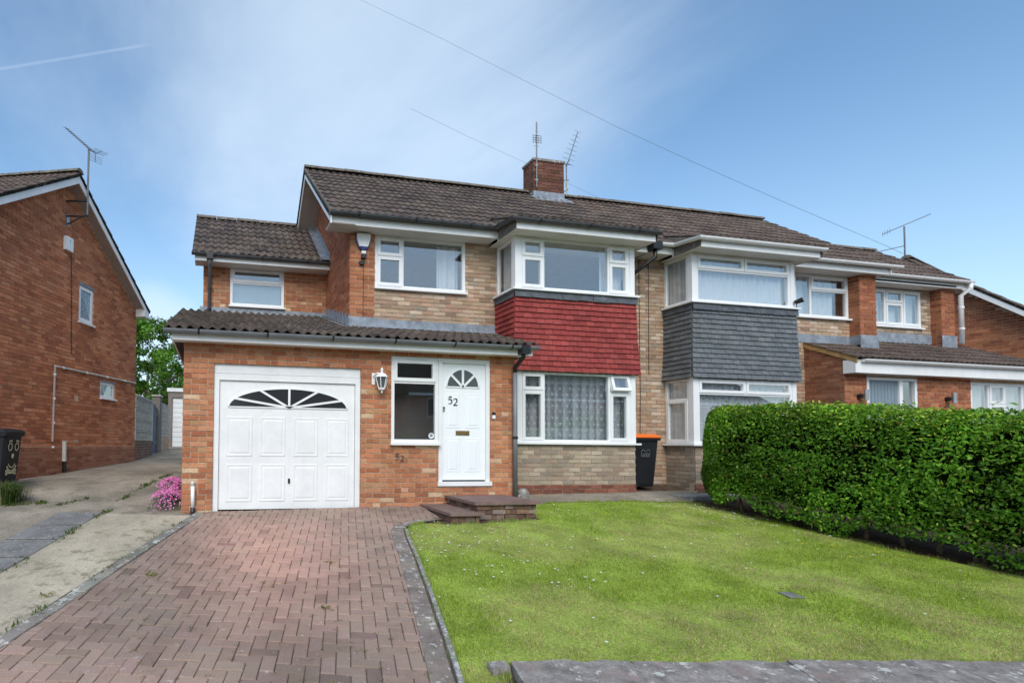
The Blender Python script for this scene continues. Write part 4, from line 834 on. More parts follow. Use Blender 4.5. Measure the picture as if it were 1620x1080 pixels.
for tE in (-.20, 2 * tA + .20):
    zE_ = zA - sl_ * abs(tE - tA); mb.prism([pt(tE, OV - .02, zE_ - .19), pt(tE, OV - .02, zE_ - .01), pt(tA, OV - .02, zA - .01), pt(tA, OV - .02, zA - .20)], nlx * -.025)
    mbs.prism([pt(tE, OV - .046, zE_ - .17), pt(tA, OV - .046, zA - .18), pt(tA, .0, zA - .18), pt(tE, .0, zE_ - .17)], (0, 0, .012))
mb.build('barge_board', 'paint_white', Lh); mbs.build('soffit', 'soffit_brown', Lh)
MB().prism([pt(-.2, OV - .021, zA - sl_ * (tA + .2) - .2), pt(.06, OV - .021, zA - sl_ * (tA + .2) - .2), pt(.06, OV - .021, zA - sl_ * (tA + .2) + .1), pt(-.2, OV - .021, zA - sl_ * (tA + .2) - .01)], nlx * -(OV - .03)).build('eaves_box', 'paint_white', Lh)
mb = MB(); mb.prism([pt(0, -.12, -.1), pt(0, -7, -.1), pt(0, -7, 4.5), pt(0, -.12, 4.5)], -dl * -.0 + dl * -.1); mb.prism([pt(TW, -.12, -.1), pt(TW, -7, -.1), pt(TW, -7, 4.5), pt(TW, -.12, 4.5)], dl * .1); mb.prism([pt(.1, -6.9, -.1), pt(TW - .1, -6.9, -.1), pt(TW - .1, -6.9, 4.5), pt(.1, -6.9, 4.5)], nlx * -.1); mb.build('wall', 'mortar_dark', Lh)
# pipes, vents and cables on the gable
p1, p2, p3 = tz(84, 707), tz(85, 579), tz(213, 606)
c1 = MB(); Q = lambda q, n=.03: fL_.p(S_(q[0]), n, q[1])
c1.tube([Q((p2[0] + .02, tz(82, 698)[1])), Q(p2)], .022, 8); c1 = c1.build('waste_pipe', 'soffit_brown', Lh)
MB().tube([Q(p2), Q(p3)], .022, 8).build('waste_pipe', 'screen_block', c1)
for k in range(4): MB().tube([Q((p2[0], p2[1] - .15 - .5 * k)), Q((p2[0], p2[1] - .19 - .5 * k))], .03, 8).build('pipe_clip', 'upvc', c1)
for k in range(4):
    tt = p2[0] + (p3[0] - p2[0]) * (k + .3) / 4; zz = p2[1] + (p3[1] - p2[1]) * (k + .3) / 4; MB().tube([Q((tt, zz)), Q((tt - .05, zz))], .03, 8).build('pipe_clip', 'upvc', c1)
v1, v2 = tz(97.5, 697), tz(97.5, 749); vm = tz(97.5, 729)
vp_ = MB().tube([Q(vm, .06), Q(v1, .06)], .045, 10).build('vent_pipe', 'screen_block', Lh); MB().tube([Q(vm, .06), (Q(v2, .06))], .04, 10).build('pipe_base', 'black', vp_)
MB().tube([Q(tz(112, 400), .012), Q(tz(112, 560), .012)], .01, 5).build('wall_cable', 'black', Lh)
MB().tube([Q(tz(25, 760), .08), Q(tz(84, 752), .08)], .03, 8).build('ground_pipe', 'soffit_brown', Lh)
for (u, v, w_, h_) in ((120, 630, .14, .14), (119.5, 698, .2, .07)): q = tz(u, v); lbox(q[0] - w_ / 2, q[0] + w_ / 2, q[1] - h_ / 2, q[1] + h_ / 2, .0, .013).build('air_brick', 'mortar_dark', Lh)
# alarm box on the gable
q0, q1 = tz(100, 375), tz(110, 400); ab = thing('alarm_box', 'plain white alarm box high on the dark brick gable', 'alarm box', tuple(Q(((q0[0] + q1[0]) / 2, q1[1]), .05)))
lbox(q1[0], q0[0], q1[1], q0[1] + .03, .01, .09).build('cover', 'upvc', ab); lbox(q1[0] + .1, q0[0] - .1, q0[1] - .08, q0[1] - .03, .09, .094).build('sounder_grille', 'steel', ab)

def yagi(th, base, top, boom_dir, boom_len, tail, nel, el, elem_dir, refl=None, m='aerial', mast_r=.016, curved=False):
    base, top = np.array(base, float), np.array(top, float); b = np.array(boom_dir, float); b /= np.linalg.norm(b); e = np.array(elem_dir, float); e /= np.linalg.norm(e); up = np.cross(b, e)
    MB().tube([base, top], mast_r, 8).build('mast', m, th); a0 = top - b * tail; a1 = top + b * (boom_len - tail)
    MB().tube([a0, a1], .010, 6).build('boom', m, th)
    mb = MB()
    for i in range(nel):
        c = a0 + (a1 - a0) * (i + .6) / nel; l_ = el * (1 - .25 * i / nel); mb.tube([c - e * l_ / 2, c + e * l_ / 2], .005, 4)
    mb.build('elements', m, th)
    if refl:
        mb = MB()
        for sgn in (-1, 1):
            r0 = a0; r1 = a0 - b * refl * .35 + up * sgn * refl * .9; mb.tube([r0, r1], .006, 4)
            for k in range(1, 5): c = r0 + (r1 - r0) * k / 4; mb.tube([c - e * refl * .7, c + e * refl * .7], .004, 4)
        mb.build('reflector', m, th)
def onplane(u, v, o):
    d = ROT.T @ np.array([(u - CX) / F, (v - CY) / F, 1.]); q_ = far + nlx * o; return CAM + d * (nlx @ (q_ - CAM)) / (nlx @ d)
m0 = onplane(138, 340, OV + .04)
br1, br2 = tz(104, 322), tz(104, 344)
ta_ = thing('television_aerial', 'television aerial on a tall mast bracketed to the dark brick gable', 'aerial', tuple(m0))
top_ = np.array([m0[0], m0[1], onplane(138, 232, OV + .04)[2]]); ef = ROT[0]; upv = -ROT[1]
yagi(ta_, m0, top_, -ef * .75 + upv * .62 - ROT[2] * .35, .74, .16, 12, .20, ROT[2] * .6 + ef * .45, refl=.24, mast_r=.022)
for (u, v) in ((104, 318), (104, 342)):
    q = Q(tz(u, v), .01); tp = np.array([m0[0], m0[1], onplane(138, v, OV + .04)[2]]); MB().tube([q, tp], .02, 6).build('bracket_arm', 'black', ta_)
q = Q(tz(104, 356), .01); MB().tube([q, np.array([m0[0], m0[1], m0[2] + .02])], .016, 6).build('bracket_arm', 'black', ta_); lbox(tz(106, 345)[0] - .05, tz(106, 345)[0] + .05, tz(106, 358)[1], tz(106, 340)[1], .01, .03).build('bracket_plate', 'steel', ta_)
# chimney aerials
t1 = thing('television_aerial', 'upright television aerial with square grid clamped to the chimney front', 'aerial', (7.72, 3.32, 6.9))
MB().tube([(7.72, 3.29, 7.0), (7.72, 3.29, 8.55)], .016, 8).build('mast', 'aerial', t1)
mb = MB()
for k in range(7): mb.tube([(7.65 + .01 * k, 3.29, 7.98 + .085 * k), (7.80 - .008 * k, 3.29, 7.98 + .085 * k)], .004, 4)
mb.build('elements', 'aerial', t1)
mb = MB()
for k in range(4): mb.tube([(7.60, 3.27, 8.05 + .055 * k), (7.84, 3.27, 8.05 + .055 * k)], .006, 4)
for x in (7.62, 7.68, 7.76, 7.82): mb.tube([(x, 3.27, 8.05), (x, 3.27, 8.215)], .006, 4)
mb.build('reflector', 'aerial', t1); MB().box(7.69, 7.75, 3.28, 3.33, 7.15, 7.2).box(7.69, 7.75, 3.28, 3.33, 7.5, 7.55).build('mast_clamp', 'steel', t1)
t2 = thing('television_aerial', 'tilted comb-like television aerial on bracket arms beside the chimney', 'aerial', (8.58, 3.4, 6.9))
MB().tube([(8.58, 3.40, 6.98), (8.58, 3.40, 7.72), (8.66, 3.40, 7.80)], .014, 8).build('mast', 'aerial', t2); MB().tube([(8.60, 3.4, 7.68), (8.74, 3.2, 8.38)], .010, 6).build('boom', 'aerial', t2)
mb = MB()
for k in range(8): f_ = k / 7; c = np.array([8.60, 3.4, 7.72]) + np.array([.14, -.2, .68]) * f_; l_ = .17 * (1 - .55 * f_); mb.tube([c - np.array([l_, 0, -.03]), c + np.array([l_, 0, -.03])], .004, 4)
mb.build('elements', 'aerial', t2); MB().tube([(8.48, 3.36, 7.0), (8.62, 3.4, 7.1)], .012, 5).tube([(8.48, 3.36, 7.28), (8.64, 3.4, 7.32)], .012, 5).tube([(8.5, 3.34, 7.64), (8.7, 3.42, 7.72)], .012, 5).build('bracket_arm', 'aerial', t2)
MB().tube([(8.49, 3.32, 7.3), (8.53, 3.3, 7.15), (8.5, 3.31, 7.02), (8.52, 3.32, 6.9)], .008, 5).build('aerial_cable', 'cream', t2)

# ================================================================== HOUSE BEYOND, RIGHT
Rh = thing('detached_house', 'orange-red brick house whose gable rises behind the grey-bay house', 'house', (21.5, 3.0, .1))
RA = math.radians(17); dR = np.array([-math.sin(RA), math.cos(RA), 0]); nRg = np.array([-math.cos(RA), -math.sin(RA), 0]); R0 = np.array([20., 2., 0])
def rp_(u, v): d = ROT.T @ np.array([(u - CX) / F, (v - CY) / F, 1.]); return CAM + d * (nRg @ (R0 - CAM)) / (nRg @ d)
rA, rE = rp_(1440, 413), rp_(1620, 488); rsl = (rA[2] - rE[2]) / np.linalg.norm((rA - rE)[:2]); rO = np.array([rA[0], rA[1], 0.])
fR_ = FR(rO + dR * 3.0, -dR[:2]); HWR = 3.0                      # s from the back corner to the front
rq = lambda t, n, z: rO + dR * t + nRg * n + np.array([0, 0, z])  # t: back positive from the apex
wall('right', Rh, fR_, 0, 2 * HWR, .0, 8, [], P_NEXT, top=lambda s_: rA[2] - .16 - abs(s_ - HWR) * rsl, mortar='mortar', zref=.04)
zeR = rA[2] - (HWR + .35) * rsl
rr = MB()
for t_ in (-HWR - .35, HWR + .35): rr.prism([rq(t_, .3, zeR), rq(0, .3, rA[2]), rq(0, -8, rA[2]), rq(t_, -8, zeR)], (0, 0, -.05))
rr = rr.build('roof', 'tile', Rh); lnr = math.hypot(HWR + .35, rsl * (HWR + .35))
tiles('right', rr, rq(-HWR - .35, .3, zeR), -nRg, rq(0, .3, rA[2]) - rq(-HWR - .35, .3, zeR), 6, 12, w=.3, gauge=lnr / 11.5, top=lnr, pal=P_TILE_B); ridge(rr, rq(0, .3, rA[2] + .05), rq(0, -8, rA[2] + .05))
for t_ in (-HWR - .3, HWR + .3):
    ze = rA[2] - abs(t_) * rsl; MB().prism([rq(t_, .29, ze - .2), rq(t_, .29, ze), rq(0, .29, rA[2]), rq(0, .29, rA[2] - .2)], -nRg * .025).build('barge_board', 'paint_white', Rh); MB().prism([rq(t_, .265, ze - .18), rq(0, .265, rA[2] - .18), rq(0, 0, rA[2] - .18), rq(t_, 0, ze - .18)], (0, 0, .01)).build('soffit', 'soffit', Rh)
MB().prism([rq(-HWR, -.12, -.1), rq(HWR, -.12, -.1), rq(HWR, -8, -.1), rq(-HWR, -8, -.1)], (0, 0, zeR - .1)).build('wall', 'mortar', Rh)
# its aerials
q3a, q3b = rp_(1432, 414), rp_(1432, 358)
t3 = thing('television_aerial', 'pair of thin aerials on one mast above the orange-red brick gable', 'aerial', tuple(q3a))
o3 = q3a - [0, 0, .3]; T3 = np.array([q3a[0], q3a[1], q3b[2]]); ex, ez = ROT[0], -ROT[1]
MB().tube([o3, T3], .022, 6).build('mast', 'aerial', t3); MB().tube([T3 - ex * .62 - ez * .22, T3 + ex * .75 + ez * .36], .011, 5).build('boom', 'aerial', t3)
MB().tube([T3 - ex * .9 - ez * .75, T3 - ez * .55], .011, 5).build('boom', 'aerial', t3)
mb = MB()
for k in range(4): c = T3 - ex * (.62 - .07 * k) - ez * (.22 - .03 * k); mb.tube([c - ez * .07, c + ez * .07], .006, 4)
for k in range(3): c = T3 - ex * (.9 - .07 * k) - ez * (.75 - .016 * k); mb.tube([c - ez * .06, c + ez * .06], .006, 4)
mb.build('elements', 'aerial', t3); MB().tube([T3 - ex * .82 - ez * .74, T3 - ex * .82 - ez * 1.3], .009, 5).build('stay', 'aerial', t3)

# ================================================================== OVERHEAD WIRES
def pix(u, v, dep): return CAM + ROT.T @ np.array([(u - CX) / F, (v - CY) / F, 1.]) * dep
tag(MB().tube([pix(480, -40, 8.0), pix(570, 0, 8.6), pix(700, 62, 9.8), pix(840, 133, 11.4), pix(980, 203, 13.2), pix(1100, 258, 15.2), pix(1250, 324, 18.0), pix(1400, 388, 21.5), pix(1470, 420, 23.5)], [.0012, .0014, .0018, .0024, .003, .0038, .0048, .006, .0066], 5).build('telephone_wire', 'aerial'), 'long telephone wire crossing the sky above the chimney', 'wire')
tag(MB().tube([pix(650, 172, 16), pix(740, 216, 17), pix(832, 258, 18), pix(900, 291, 19), pix(975, 325, 20.5)], .003, 5).build('telephone_wire', 'aerial'), 'fainter wire passing behind the brick chimney', 'wire')

# ================================================================== FRONT GROUND SURFACES
def gpx(u, v, dz=0):
    d = ROT.T @ np.array([(u - CX) / F, (v - CY) / F, 1.]); n = np.array([-.014, -.115, 1.]); p0 = np.array([2., 0, dz]); return CAM + d * (n @ (p0 - CAM)) / (n @ d)
OL = [(-2.13, -6.3), (-1.05, -3.57), (-.46, -1.82), (.16, -.16), (.2, -.05)]
off = lambda pl, a: [(x + a * math.cos(.36), y - a * math.sin(.36)) for x, y in pl]
KR = [(1.52, -6.25), (1.98, -4.66), (2.14, -4.09), (2.43, -2.98), (2.61, -2.26), (2.77, -1.56), (2.86, -1.26), (2.98, -1.06), (3.20, -.92), (3.56, -.80)]
dv = struct(strip('driveway', OL, [(1.50, -6.3)] + KR[1:-2] + [(3.6, -.78), (3.6, -.02)], 'joint_sand', .0085, n=40))
dv2 = MB().add([(x, y, gz(x, y) + .009) for x, y in ((.2, -.16), (3.6, -.86), (3.6, .0), (.0, .0))], [(0, 1, 2, 3)]); dv2 = dv2.build('sand_bed', 'joint_sand', dv)
def halfplane(poly, p, d):                                       # keep the left side of p + t d
    out_ = []
    for i in range(len(poly)):
        a, b = poly[i], poly[(i + 1) % len(poly)]; sa = d[0] * (a[1] - p[1]) - d[1] * (a[0] - p[0]); sb = d[0] * (b[1] - p[1]) - d[1] * (b[0] - p[0])
        if sa >= 0: out_.append(a)
        if (sa > 0) != (sb > 0) and abs(sa - sb) > 1e-9: t = sa / (sa - sb); out_.append((a[0] + (b[0] - a[0]) * t, a[1] + (b[1] - a[1]) * t))
    return out_
def parea(p): return abs(sum(p[i][0] * p[(i + 1) % len(p)][1] - p[(i + 1) % len(p)][0] * p[i][1] for i in range(len(p)))) / 2
def paver(key, name, parent, m, poly, col, h=.0, ch=.006):
    c = np.mean(poly, 0); k = len(poly); lf = h + random.uniform(-.0045, .0035) + .006 * (float(vnoise(c[0] + 9, c[1] + 9, 1.3, 2)) - .5); tl = (random.gauss(0, .022), random.gauss(0, .022))
    Z = lambda x, y, dz: gz(x, y) + .010 + lf + dz + tl[0] * (x - c[0]) * .5 + tl[1] * (y - c[1]) * .5
    ins = []
    for x, y in poly: r = math.hypot(x - c[0], y - c[1]) + 1e-6; ins.append((x + (c[0] - x) * ch / r * 1.3, y + (c[1] - y) * ch / r * 1.3))
    vs = [(x, y, Z(x, y, .010)) for x, y in ins] + [(x, y, Z(x, y, .004)) for x, y in poly] + [(x, y, gz(x, y) - .005) for x, y in poly]
    fs = [tuple(range(k))] + [(i, k + i, k + (i + 1) % k, (i + 1) % k) for i in range(k)] + [(k + i, 2 * k + i, 2 * k + (i + 1) % k, k + (i + 1) % k) for i in range(k)]
    piece(key, name, parent, m, vs, [tuple(reversed(f)) if False else f for f in fs], col)
def vnoise(x, y, sc, seed):
    r = np.random.default_rng(seed); T = r.random((64, 64)); x = np.asarray(x) * sc; y = np.asarray(y) * sc
    xi, yi = np.floor(x).astype(int), np.floor(y).astype(int); fx, fy = x - xi, y - yi; fx = fx * fx * (3 - 2 * fx); fy = fy * fy * (3 - 2 * fy); g = lambda a, b: T[a % 64, b % 64]
    return (g(xi, yi) * (1 - fx) + g(xi + 1, yi) * fx) * (1 - fy) + (g(xi, yi + 1) * (1 - fx) + g(xi + 1, yi + 1) * fx) * fy
AD = math.radians(13.7); uu, vv = np.array([math.cos(AD), -math.sin(AD)]), np.array([math.sin(AD), math.cos(AD)])
ILn = off(OL, .125); dOL = np.array(OL[1]) - np.array(OL[3]); dOL /= np.linalg.norm(dOL); Wb = .1
KRi = [(x - .17, y + .02) for x, y in KR]
def paver_col(x, y):
    n = float(vnoise(x + 20, y + 20, .9, 3)); m = float(vnoise(x + 20, y + 20, .35, 8)); red = max(0, 1 - math.hypot((x - 1.05) / 1.25, (y + 2.1) / 2.3)) * 1.0 + .25 * n
    red = min(1, max(0, red)); a, b = np.array([.272, .203, .165]), np.array([.47, .28, .218]); c = a + (b - a) * red; c = c * (.86 + .28 * n)
    if random.random() < .06: c = c * .78
    return jit(tuple(c), .10)
for r in range(-70, 70):
    for n in range(-30, 30):
        for kind in (0, 1):
            x0, y0, w_, h_ = (r + 4 * n, r, 2, 1) if kind == 0 else (r + 4 * n + 2, r - 1, 1, 2)
            cxy = uu * (x0 + w_ / 2) * Wb + vv * (y0 + h_ / 2) * Wb + np.array([1.2, -2.5])
            if not (-2.3 < cxy[0] < 3.75 and -6.2 < cxy[1] < .15): continue
            g_ = .0022; poly = [tuple(uu * a * Wb + vv * b * Wb + np.array([1.2, -2.5])) for a, b in ((x0 + g_ * 10, y0 + g_ * 10), (x0 + w_ - g_ * 10, y0 + g_ * 10), (x0 + w_ - g_ * 10, y0 + h_ - g_ * 10), (x0 + g_ * 10, y0 + h_ - g_ * 10))]
            poly = halfplane(poly, ILn[3], dOL if False else -dOL * -1)
            if len(poly) < 3: continue
            poly = halfplane(poly, (0, -.012), (-1, 0))
            if len(poly) >= 3: poly = halfplane(poly, (3.57, 0), (0, 1))
            if len(poly) < 3: continue
            c = np.mean(poly, 0); best = None
            for a, b in zip(KRi, KRi[1:]):
                a_, b_ = np.array(a), np.array(b); t = np.clip((c - a_) @ (b_ - a_) / ((b_ - a_) @ (b_ - a_)), 0, 1); dd = np.linalg.norm(c - a_ - (b_ - a_) * t)
                if best is None or dd < best[0]: best = (dd, a_, b_ - a_)
            if best[0] < .3 or best[2][0] * (c - best[1])[1] - best[2][1] * (c - best[1])[0] < 0: poly = halfplane(poly, best[1], best[2])
            if len(poly) >= 3 and parea(poly) > .0012: paver('drive', 'paver', dv, 'paver', [(float(a), float(b)) for a, b in poly], paver_col(*c))
def along(pl, step):
    d = [0]
    for a, b in zip(pl, pl[1:]): d.append(d[-1] + math.dist(a, b))
    n = max(1, int(d[-1] / step)); return [tuple(np.interp(t, d, [p[i] for p in pl]) for i in (0, 1)) for t in np.linspace(0, d[-1], n + 1)]
A_, B_ = along(OL, .45), along(ILn, .45); k = min(len(A_), len(B_))
for i in range(k - 1): paver('drive', 'edging_block', dv, 'border_paver', [A_[i], B_[i], B_[i + 1], A_[i + 1]][::1], jit((.225, .21, .18), .14), ch=.008)
A_ = along(KRi, .21); B_ = along([(x - .012, y + .002) for x, y in KR], .21); k = min(len(A_), len(B_))
for i in range(k - 1): paver('drive', 'edging_block', dv, 'border_paver', [A_[i], B_[i], B_[i + 1], A_[i + 1]], jit((.215, .185, .16), .14), ch=.004)
# kerb edging of the lawn
kb = thing('lawn_kerb', 'lichen-spotted concrete edging kerb curving between the block drive and lawn', 'kerb', (2.4, -3, -.3))
A_ = along(KR, .91 / 2); 
def sweep_box(name, pl, w0, w1, z0, z1, m, parent):
    vs = []; 
    for i, p in enumerate(pl):
        d = np.array(pl[min(i + 1, len(pl) - 1)]) - np.array(pl[max(i - 1, 0)]); d /= np.linalg.norm(d); q = np.array([d[1], -d[0]])
        for a, b in ((w0, z0), (w1, z0), (w1 - .008, z1), (w0 + .008, z1)): c = np.array(p) + q * a; vs.append((c[0], c[1], gz(*c) + b))
    n = len(pl); fs = [(i * 4 + k, i * 4 + (k + 1) % 4, i * 4 + 4 + (k + 1) % 4, i * 4 + 4 + k) for i in range(n - 1) for k in range(4)] + [(3, 2, 1, 0), tuple((n - 1) * 4 + k for k in range(4))]
    return MB().add(vs, fs).build(name, m, parent)
KF = along(KR[:7], .12); st = 7
for i in range(0, len(KF) - 1, st):
    seg = [np.array(p) for p in KF[i:i + st + 1]]
    if len(seg) < 2: continue
    d = seg[-1] - seg[-2]; seg[-1] = seg[-1] - d * .04; sweep_box('kerb_stone', [tuple(p) for p in seg], 0, .052, -.06, .034 + random.uniform(-.004, .004), 'kerb', kb)
# shared concrete drive on the left
SR = [(-2.35, -5.2), (-1.55, -2.18), (-1.09, .12), (-.95, .8)]; SLf = [(-2.9, -5.1), (-2.1, -2.1), (-1.66, .16), (-1.55, .85)]
struct(strip('concrete_drive', [(-2.4, -6.3)] + SR[:2] + [(-1.09, .12)], [(-2.15, -6.3), (-1.07, -3.57), (-.48, -1.82), (.14, -.16)], 'concrete', .006, n=30))
cd_ = struct(strip('concrete_drive', [(-1.70, .14), (-1.0, .8), (-.6, 2.4), (-.3, 5), (0, 15)], [(.14, -.17), (.05, .3), (0.02, 2.4), (0, 5), (1.5, 15)], 'concrete_old', .005, n=30))
struct(strip('concrete_drive', [(-4.6, -6.3), (-3.9, -2), (-3.2, 2.6), (-1.9, 7.0), (-1.5, 15)], [(-2.9, -6.3), (-2.12, -2.1), (-1.68, .16), (-.93, .85), (-.55, 2.4), (-.25, 5), (.1, 15)], 'concrete_old', .0, n=36))
sl = thing('paving_strip', 'row of dark grey paving slabs down the middle of the shared concrete drive', 'paving', (-1.6, -1, -.15))
strip('slab_bed', SLf[:3], SR[:3], 'soil', .0075, parent=sl, n=12)
for i in range(8):
    y0, y1 = .14 - .62 * i, .14 - .62 * (i + 1) + .05; fx = lambda y, pl: float(np.interp(y, [p[1] for p in pl], [p[0] for p in pl]))
    paver('slabs', 'paving_slab', sl, 'slab_dark', [(fx(y1, SLf), y1 + .04), (fx(y1, SR), y1 - .02), (fx(y0, SR), y0 - .02), (fx(y0, SLf), y0 + .04)], None, ch=.012)
# lawn, path, soil under hedge
LW = [(2.02, -4.68), (2.18, -4.09), (2.47, -2.98), (2.65, -2.26), (2.81, -1.56), (2.90, -1.28), (3.02, -1.09), (3.24, -.96), (3.58, -1.08), (3.95, -1.08), (4.98, -1.0), (5.0, -.12), (6.2, -.06), (7.3, -.12), (8.1, -.3), (8.30, -.85), (8.36, -1.7), (8.46, -2.75), (8.62, -3.3), (8.78, -3.8), (9.0, -5.5), (6.16, -5.12), (4.16, -4.84), (2.40, -4.55), (1.80, -5.4)]
def inpoly(x, y, P):
    r = np.zeros(len(x), bool); j = len(P) - 1
    for i in range(len(P)):
        xi, yi = P[i]; xj, yj = P[j]; c = ((yi > y) != (yj > y)) & (x < (xj - xi) * (y - yi) / (yj - yi + 1e-12) + xi); r ^= c; j = i
    return r
lawn = MB().add([(x, y, gz(x, y) + .0045) for x, y in LW], [tuple(range(len(LW)))]).build('lawn', 'turf'); struct(lawn)
struct(strip('house_path', [(5.0, -.10), (6.2, -.04), (7.3, -.10), (8.25, -.3)], [(5.0, .6), (6.2, .6), (7.3, .6), (9.3, .6)], 'concrete_old', .006, n=12))
MB().box(8.35, 10.6, -.1, .62, -.02, .135).build('slab_edge', 'kerb'); bpy.data.objects['slab_edge'].name = 'garden_slab'; tag(bpy.data.objects['garden_slab'], 'grey concrete slab below the slate-grey bay, partly behind the hedge', 'slab')
def grass(n, name='grass'):
    x = RNG.uniform(1.6, 9.2, n * 3); y = RNG.uniform(-5.6, 0, n * 3); dep = (ROT[2, 0] * (x - CAM[0]) + ROT[2, 1] * (y - CAM[1])); keep = RNG.random(n * 3) < np.clip((4.2 / np.maximum(dep, 2)) ** 1.1, 0, 1)
    keep &= inpoly(x, y, LW); x, y = x[keep][:n], y[keep][:n]; m = len(x)
    z = .115 * np.maximum(y, -5.25) + .014 * (x - 2)
    dry = vnoise(x, y + 40, .55, 4) * .6 + vnoise(x, y + 40, 1.7, 5) * .4; dry2 = np.clip((dry - .47) * 6 + np.clip((-y - 2.0) * .25, -.45, .55), 0, 1); lush = np.clip((y + 2.6) / 2.2, 0, 1) * np.clip((8 - x) / 4, 0.2, 1)
    h = RNG.uniform(.010, .028, m) * (1.1 - .35 * dry2) * (.55 + .9 * vnoise(x, y + 40, 7.0, 17)); a = RNG.uniform(0, 2 * np.pi, m); w = RNG.uniform(.0016, .0034, m); ln = RNG.normal(0, .7, m); b = RNG.uniform(0, 2 * np.pi, m)
    P = np.stack([x, y, z + .003], 1); dx_ = np.stack([np.cos(a) * w, np.sin(a) * w, 0 * w], 1); tip = P + np.stack([np.cos(b) * ln * h, np.sin(b) * ln * h, h], 1)
    V = np.stack([P - dx_, P + dx_, tip], 1).reshape(-1, 3); Fq = np.arange(m * 3).reshape(m, 3)
    g1, g2, straw = np.array([.19, .34, .028]), np.array([.45, .51, .075]), np.array([.66, .55, .29]); t = RNG.random((m, 1)); C = g1 + (g2 - g1) * t
    C = C + np.array([-.035, .05, -.008]) * lush[:, None]; isd = (RNG.random(m) < dry2 * .72 + .05)[:, None]; C = np.where(isd, straw * RNG.uniform(.6, 1.15, (m, 1)), C) * RNG.uniform(.6, 1.3, (m, 1)) * (.8 + .4 * vnoise(x, y + 40, 6.0, 9))[:, None]
    o = np_mesh(name, V, Fq, C, 'grass', k=3); tag(o, 'short mown grass with straw-coloured dry patches covering the front lawn', 'grass', kind='stuff')
grass(210000)
def fringe(n):                                                   # longer uncut grass spilling over the edges
    V = []; Fq = []; C = []; P_ = LW + LW[:1]; segs = [(a, b) for a, b in zip(P_, P_[1:])]; wts = [math.dist(a, b) for a, b in segs]
    for (a, b) in random.choices(segs, wts, k=n):
        t = random.random(); x, y = a[0] + (b[0] - a[0]) * t + random.gauss(0, .018), a[1] + (b[1] - a[1]) * t + random.gauss(0, .018)
        if math.sin(x * 9 + y * 7) + math.sin(x * 23 - y * 17) + random.gauss(0, .5) < -.2: continue
        z = gz(x, y) + .004; h = random.uniform(.02, .06); an = random.uniform(0, 6.283); l_ = random.gauss(0, .5) * h; w_ = random.uniform(.0018, .0035); o = len(V)
        V += [(x - w_, y, z), (x + w_, y, z), (x + math.cos(an) * l_, y + math.sin(an) * l_, z + h)]; Fq.append((o, o + 1, o + 2)); C.append(jit((.22, .36, .04) if random.random() < .7 else (.52, .44, .22), .3))
    tag(np_mesh('edge_grass', V, Fq, C, 'grass', k=3), 'longer ragged grass fringe along the lawn edges', 'grass', kind='stuff')
fringe(16000)
def blobs(name, pts, r, cols, m, label, cat, sides=6, flat=.5):
    V = []; Fq = []; C = []
    for (x, y, z), c in zip(pts, cols):
        o = len(V); rr = r * random.uniform(.7, 1.25); V.append((x, y, z + rr * flat)); V += [(x + rr * math.cos(2 * math.pi * k / sides), y + rr * math.sin(2 * math.pi * k / sides), z) for k in range(sides)]
        for k in range(sides): Fq.append((o, o + 1 + k, o + 1 + (k + 1) % sides)); C.append(c)
    ob = np_mesh(name, V, Fq, C, m, k=3); tag(ob, label, cat, kind='stuff')
pts = []
for _ in range(4000):
    if len(pts) > 210: break
    cxy = random.choice([(3.4, -2.0, .5, .8), (3.3, -2.4, .45, .6), (6.4, -.5, 1.2, .22), (8.1, -.9, .22, .5), (4.3, -2.2, 1.0, .9), (7.8, -1.6, .5, .9), (5.5, -2.6, 2, 1.2)]); x, y = random.gauss(cxy[0], cxy[2]), random.gauss(cxy[1], cxy[3])
    if inpoly(np.array([x]), np.array([y]), LW)[0]: pts.append((x, y, gz(x, y) + random.uniform(.022, .04)))
blobs('daisy_flowers', pts, .0125, [(.80, .80, .78)] * len(pts), 'petal', 'tiny white daisies scattered over the lawn', 'flowers')
pts = [(7.9 + random.gauss(0, .25), -3.0 + random.gauss(0, .3)) for _ in range(9)] + [(8.0, -.75), (8.05, -.8), (5.2, -.9)]; pts = [(x, y, gz(x, y) + .035) for x, y in pts]
blobs('buttercup_flowers', pts, .014, [(.75, .55, .02)] * len(pts), 'petal', 'few yellow buttercups in the lawn near the hedge', 'flowers')
# weeds in the paving joints
pts = []; 
V = []; Fq = []; C = []
for _ in range(900):
    i_, j_ = random.randint(-20, 28), random.randint(-34, 26); c = uu * i_ * Wb + vv * (j_ * Wb + random.random() * .1) + np.array([1.2, -2.5]); x, y = c
    if not (-1.4 < x < 2.6 and -5.4 < y < -.1): continue
    if y > -2.2 and random.random() < .75: continue
    if y < -2.2 and not (-.2 < x < 2.3) and random.random() < .6: continue
    big = random.random() < .035
    for _k in range(22 if big else 8):
        a = random.uniform(0, 6.28); l_ = random.uniform(.015, .045) if big else random.uniform(.006, .018); w_ = l_ * .22; px, py = x + random.gauss(0, .028 if big else .02) * (1 if big else abs(uu[0])), y + random.gauss(0, .028 if big else .006); o = len(V); z = gz(px, py) + .021
        d = np.array([math.cos(a), math.sin(a)]); q = np.array([-d[1], d[0]]) * w_; V += [(px, py, z), (px + d[0] * l_ * .5 + q[0], py + d[1] * l_ * .5 + q[1], z + l_ * .35), (px + d[0] * l_, py + d[1] * l_, z + l_ * .45), (px + d[0] * l_ * .5 - q[0], py + d[1] * l_ * .5 - q[1], z + l_ * .35)]
        Fq.append((o, o + 1, o + 2, o + 3)); C.append(jit((.15, .20, .035) if random.random() < .5 else (.28, .27, .07), .3))
